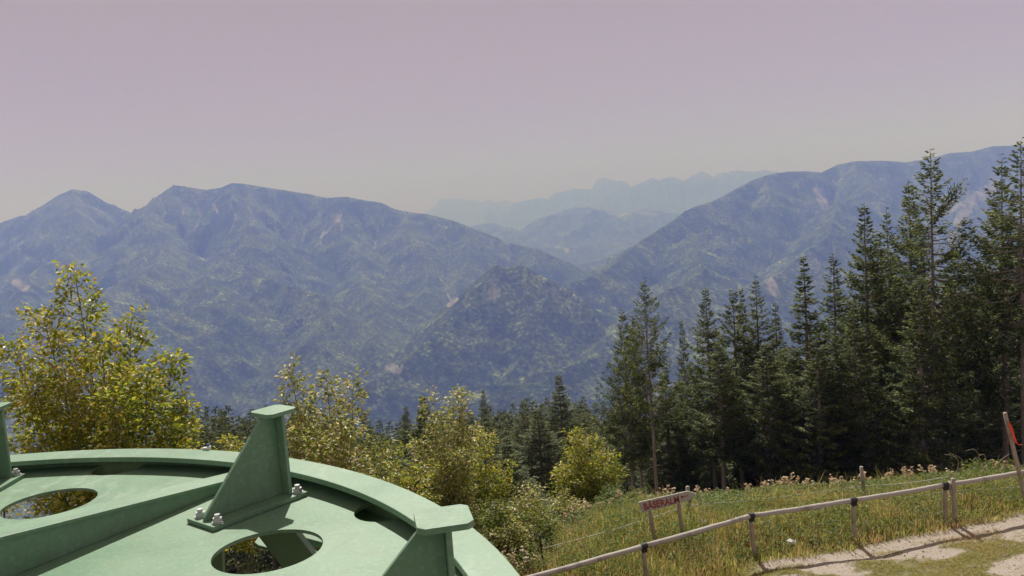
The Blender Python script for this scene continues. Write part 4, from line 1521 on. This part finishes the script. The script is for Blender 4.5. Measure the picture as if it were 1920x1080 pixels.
# short tufts on the track side
n = 150000
x, y, r = scatter(n, 92, x0=3.5, x1=17, y0=13.8, y1=19.5)
e = fence_y(x) - y
m_ = pn.fbm(x / 1.1, y / .6, 3)
keep = (e > -.1) & (((e > .6) & (m_ + .35 * pn.fbm(x * 4, y * 4, 2) > -.04) & (e < 3.4)) | (r.random(n) < .05)) & (x > 4.2 - (16.5 - y) * .5)
x, y = x[keep], y[keep]
n = len(x)
z = ground_z(x, y)
a = r.uniform(0, 6.28, n)
h = r.uniform(.015, .085, n) * (.6 + .8 * r.random(n) ** 2)
P = np.stack([x, y, z - .004], -1)
mb = MB()
mb.leaves(P, np.stack([np.cos(a) * .7, np.sin(a) * .7, np.full(n, .8)], -1), np.stack([np.sin(a), np.cos(a), np.ones(n)], -1), h, .012, .1)
g = mb.build('turf', M_GRASS)
tag(g, 'short trodden grass patches on the dirt track', kind='stuff')

# loose stones on the track
n = 5200
x, y, r = scatter(n, 95, x0=3.2, x1=16, y0=13.8, y1=19)
e = fence_y(x) - y
keep = (e > .1) & (x > 4.2 - (16.5 - y) * .5) & (pn.fbm(x / 1.4, y / .8, 3) < .15 + .5 * (e > 1.6) * (x > 9))
x, y = x[keep], y[keep]
n = len(x)
sz = .008 + .028 * r.random(n) ** 4
oc = np.array([(1, 0, 0), (0, 1, 0), (-1, 0, 0), (0, -1, 0), (.2, .1, .7), (0, 0, -.6)], float)
V = oc[None] * sz[:, None, None] * r.uniform(.7, 1.4, (n, 6, 1))
a = r.uniform(0, 6.28, n)
V = np.stack([V[..., 0] * np.cos(a)[:, None] - V[..., 1] * np.sin(a)[:, None], V[..., 0] * np.sin(a)[:, None] + V[..., 1] * np.cos(a)[:, None], V[..., 2]], -1)
V += np.stack([x, y, ground_z(x, y) + sz * .2], -1)[:, None, :]
b = np.arange(n)[:, None] * 6
mb = MB()
mb.add(V.reshape(-1, 3), tris=np.concatenate([b + f for f in ([0, 1, 4], [1, 2, 4], [2, 3, 4], [3, 0, 4], [1, 0, 5], [2, 1, 5], [3, 2, 5], [0, 3, 5])]))
g = mb.build('gravel', mat_simple('track_stone', (.42, .36, .32), .9, var=.5))
tag(g, 'loose pale stones on the dirt track', kind='stuff')

# low broad-leaved weeds
n = 120000
x, y, r = scatter(n, 93)
e = fence_y(x) - y
m_ = pn.fbm(x / 1.3 + 40, y / 1.3, 3)
keep = (e < .1 + .3 * m_) & (m_ > -.22)
x, y = x[keep], y[keep]
n = len(x)
a = r.uniform(0, 6.28, n)
hh = r.uniform(.03, .55, n) * np.clip((y - fence_y(x) + .5) / 1.2, .3, 1)
P = np.stack([x, y, ground_z(x, y) + hh], -1)
mb = MB()
mb.leaves(P, np.stack([np.cos(a), np.sin(a), r.uniform(-.2, .7, n)], -1), r.normal(0, .4, (n, 3)) + [0, 0, 1], r.uniform(.04, .12, n), r.uniform(.02, .05, n), .2)
g = mb.build('low_weeds', M_WEED)
tag(g, 'low broad-leaved green weeds in the meadow behind the fence', kind='stuff')


def thistle(seed, H=1.0, heads=16):
    r = np.random.default_rng(seed)
    root = empty('thistle')
    st, lf, hd = MB(), MB(), MB()
    for s_ in range(r.integers(2, 4)):
        bx, by = r.normal(0, .07, 2)
        lx, ly = r.normal(0, .10, 2)
        t = np.linspace(0, 1, 6)
        Hs = H * r.uniform(.75, 1.0)
        P = np.stack([bx + lx * t, by + ly * t, Hs * t - .05], -1)
        st.tube(P, np.linspace(.009, .004, 6), 4, cap=False)
        for k in range(heads):
            tt = r.uniform(.62, 1.0)
            p = np.array([np.interp(tt, t, P[:, i]) for i in range(3)])
            a = r.uniform(0, 6.28)
            d = np.array([math.cos(a) * .5, math.sin(a) * .5, .9])
            q = p + d * r.uniform(.03, .15)
            st.tube(np.array([p, q]), .0025, 3, cap=False)
            m = 9
            o_ = r.normal(0, 1, (m, 3))
            o_ /= np.linalg.norm(o_, axis=1)[:, None]
            hd.leaves(np.repeat(q[None], m, 0) - o_ * .004, o_, r.normal(0, 1, (m, 3)), r.uniform(.024, .046, m), .03, .2)
        m = 46
        tt = r.uniform(.05, .85, m)
        p = np.stack([np.interp(tt, t, P[:, i]) for i in range(3)], -1)
        a = r.uniform(0, 6.28, m)
        lf.leaves(p, np.stack([np.cos(a), np.sin(a), r.uniform(.1, .8, m)], -1), r.normal(0, .4, (m, 3)) + [0, 0, 1], r.uniform(.07, .15, m) * (1.15 - tt * .5), .028, .2)
    st.build('stem', M_DRY, root)
    lf.build('leaves', M_YOUNG, root)
    hd.build('flower_heads', M_SEED, root)
    root['H'] = H
    return root


TH = [thistle(61, heads=11), thistle(62, heads=20), thistle(63, heads=5), thistle(64, heads=8)]
spots = []
for (px, ytop, y, n_) in ((1452, 895, 23.2, 3), (1475, 890, 23, 4), (1500, 893, 23.2, 4), (1530, 915, 23, 2), (1570, 895, 22.8, 4), (1590, 893, 22.6, 3), (1640, 912, 22.5, 2), (1680, 890, 22.7, 4), (1705, 880, 22.6, 4), (1755, 884, 22.4, 4),
                          (1790, 885, 22, 2), (1862, 870, 22, 3), (1895, 870, 21.8, 3), (1440, 925, 22.5, 2), (1330, 925, 23.4, 3), (1350, 918, 23.5, 3), (1380, 930, 23, 3), (1315, 945, 22.5, 2), (1195, 937, 23, 1), (1192, 962, 21.5, 2),
                          (1150, 950, 22.5, 3), (1120, 955, 22, 3), (1080, 955, 22, 3), (1060, 975, 20.8, 2), (1250, 965, 22, 3), (1225, 965, 22.5, 3), (1040, 990, 20, 3), (980, 1000, 18.5, 3), (950, 1010, 17.5, 3), (1000, 1030, 17.4, 2), (965, 1040, 16.8, 2), (1410, 935, 23, 3), (930, 975, 18.2, 2), (1550, 905, 23.2, 2), (1610, 905, 23, 2)):
    for k in range(n_):
        if rg.random() < .42:
            continue
        spots.append((px + rg.uniform(-13, 13), ytop + rg.uniform(-10, 26), y + rg.uniform(-.5, .5)))
for i, (px, py, y) in enumerate(spots):
    T = at(px, py, y)
    H = max(.75, min(1.8, T[2] - float(ground_z(T[0], y))))
    o = place(int(rg.integers(0, 4)), TH, T[0], y, H, rg.uniform(1.1, 2.2), rg.uniform(0, 6.28), 'thistle', zoff=.08)
    tag(o, 'tall thistle with fluffy pinkish seed heads in the meadow', 'thistle', 'thistles gone to seed in the meadow')

# ---------------------------------------------------------------- haze
hz = MB()
x0_, x1_, y0_, y1_, z0_, z1_ = -27000., 27000., -1500., 31000., FLOOR - 140., 1330.
hz.box(((x0_ + x1_) / 2, (y0_ + y1_) / 2, (z0_ + z1_) / 2), (x1_ - x0_, y1_ - y0_, z1_ - z0_))
hm = bpy.data.materials.new('haze')
hm.use_nodes = True
ht = hm.node_tree
ht.nodes.clear()
pv = ht.nodes.new('ShaderNodeVolumePrincipled')
pv.inputs['Color'].default_value = (0.225, 0.335, 1.0, 1)
pv.inputs['Density'].default_value = 2.45e-4
pv.inputs['Absorption Color'].default_value = (.9, .9, .9, 1)
pv.inputs['Density Attribute'].default_value = ''
pv.inputs['Anisotropy'].default_value = -0.3
ho = ht.nodes.new('ShaderNodeOutputMaterial')
ht.links.new(pv.outputs[0], ho.inputs['Volume'])
hzo = hz.build('haze', hm)
tag(hzo, 'blue air haze filling the valley', kind='stuff')
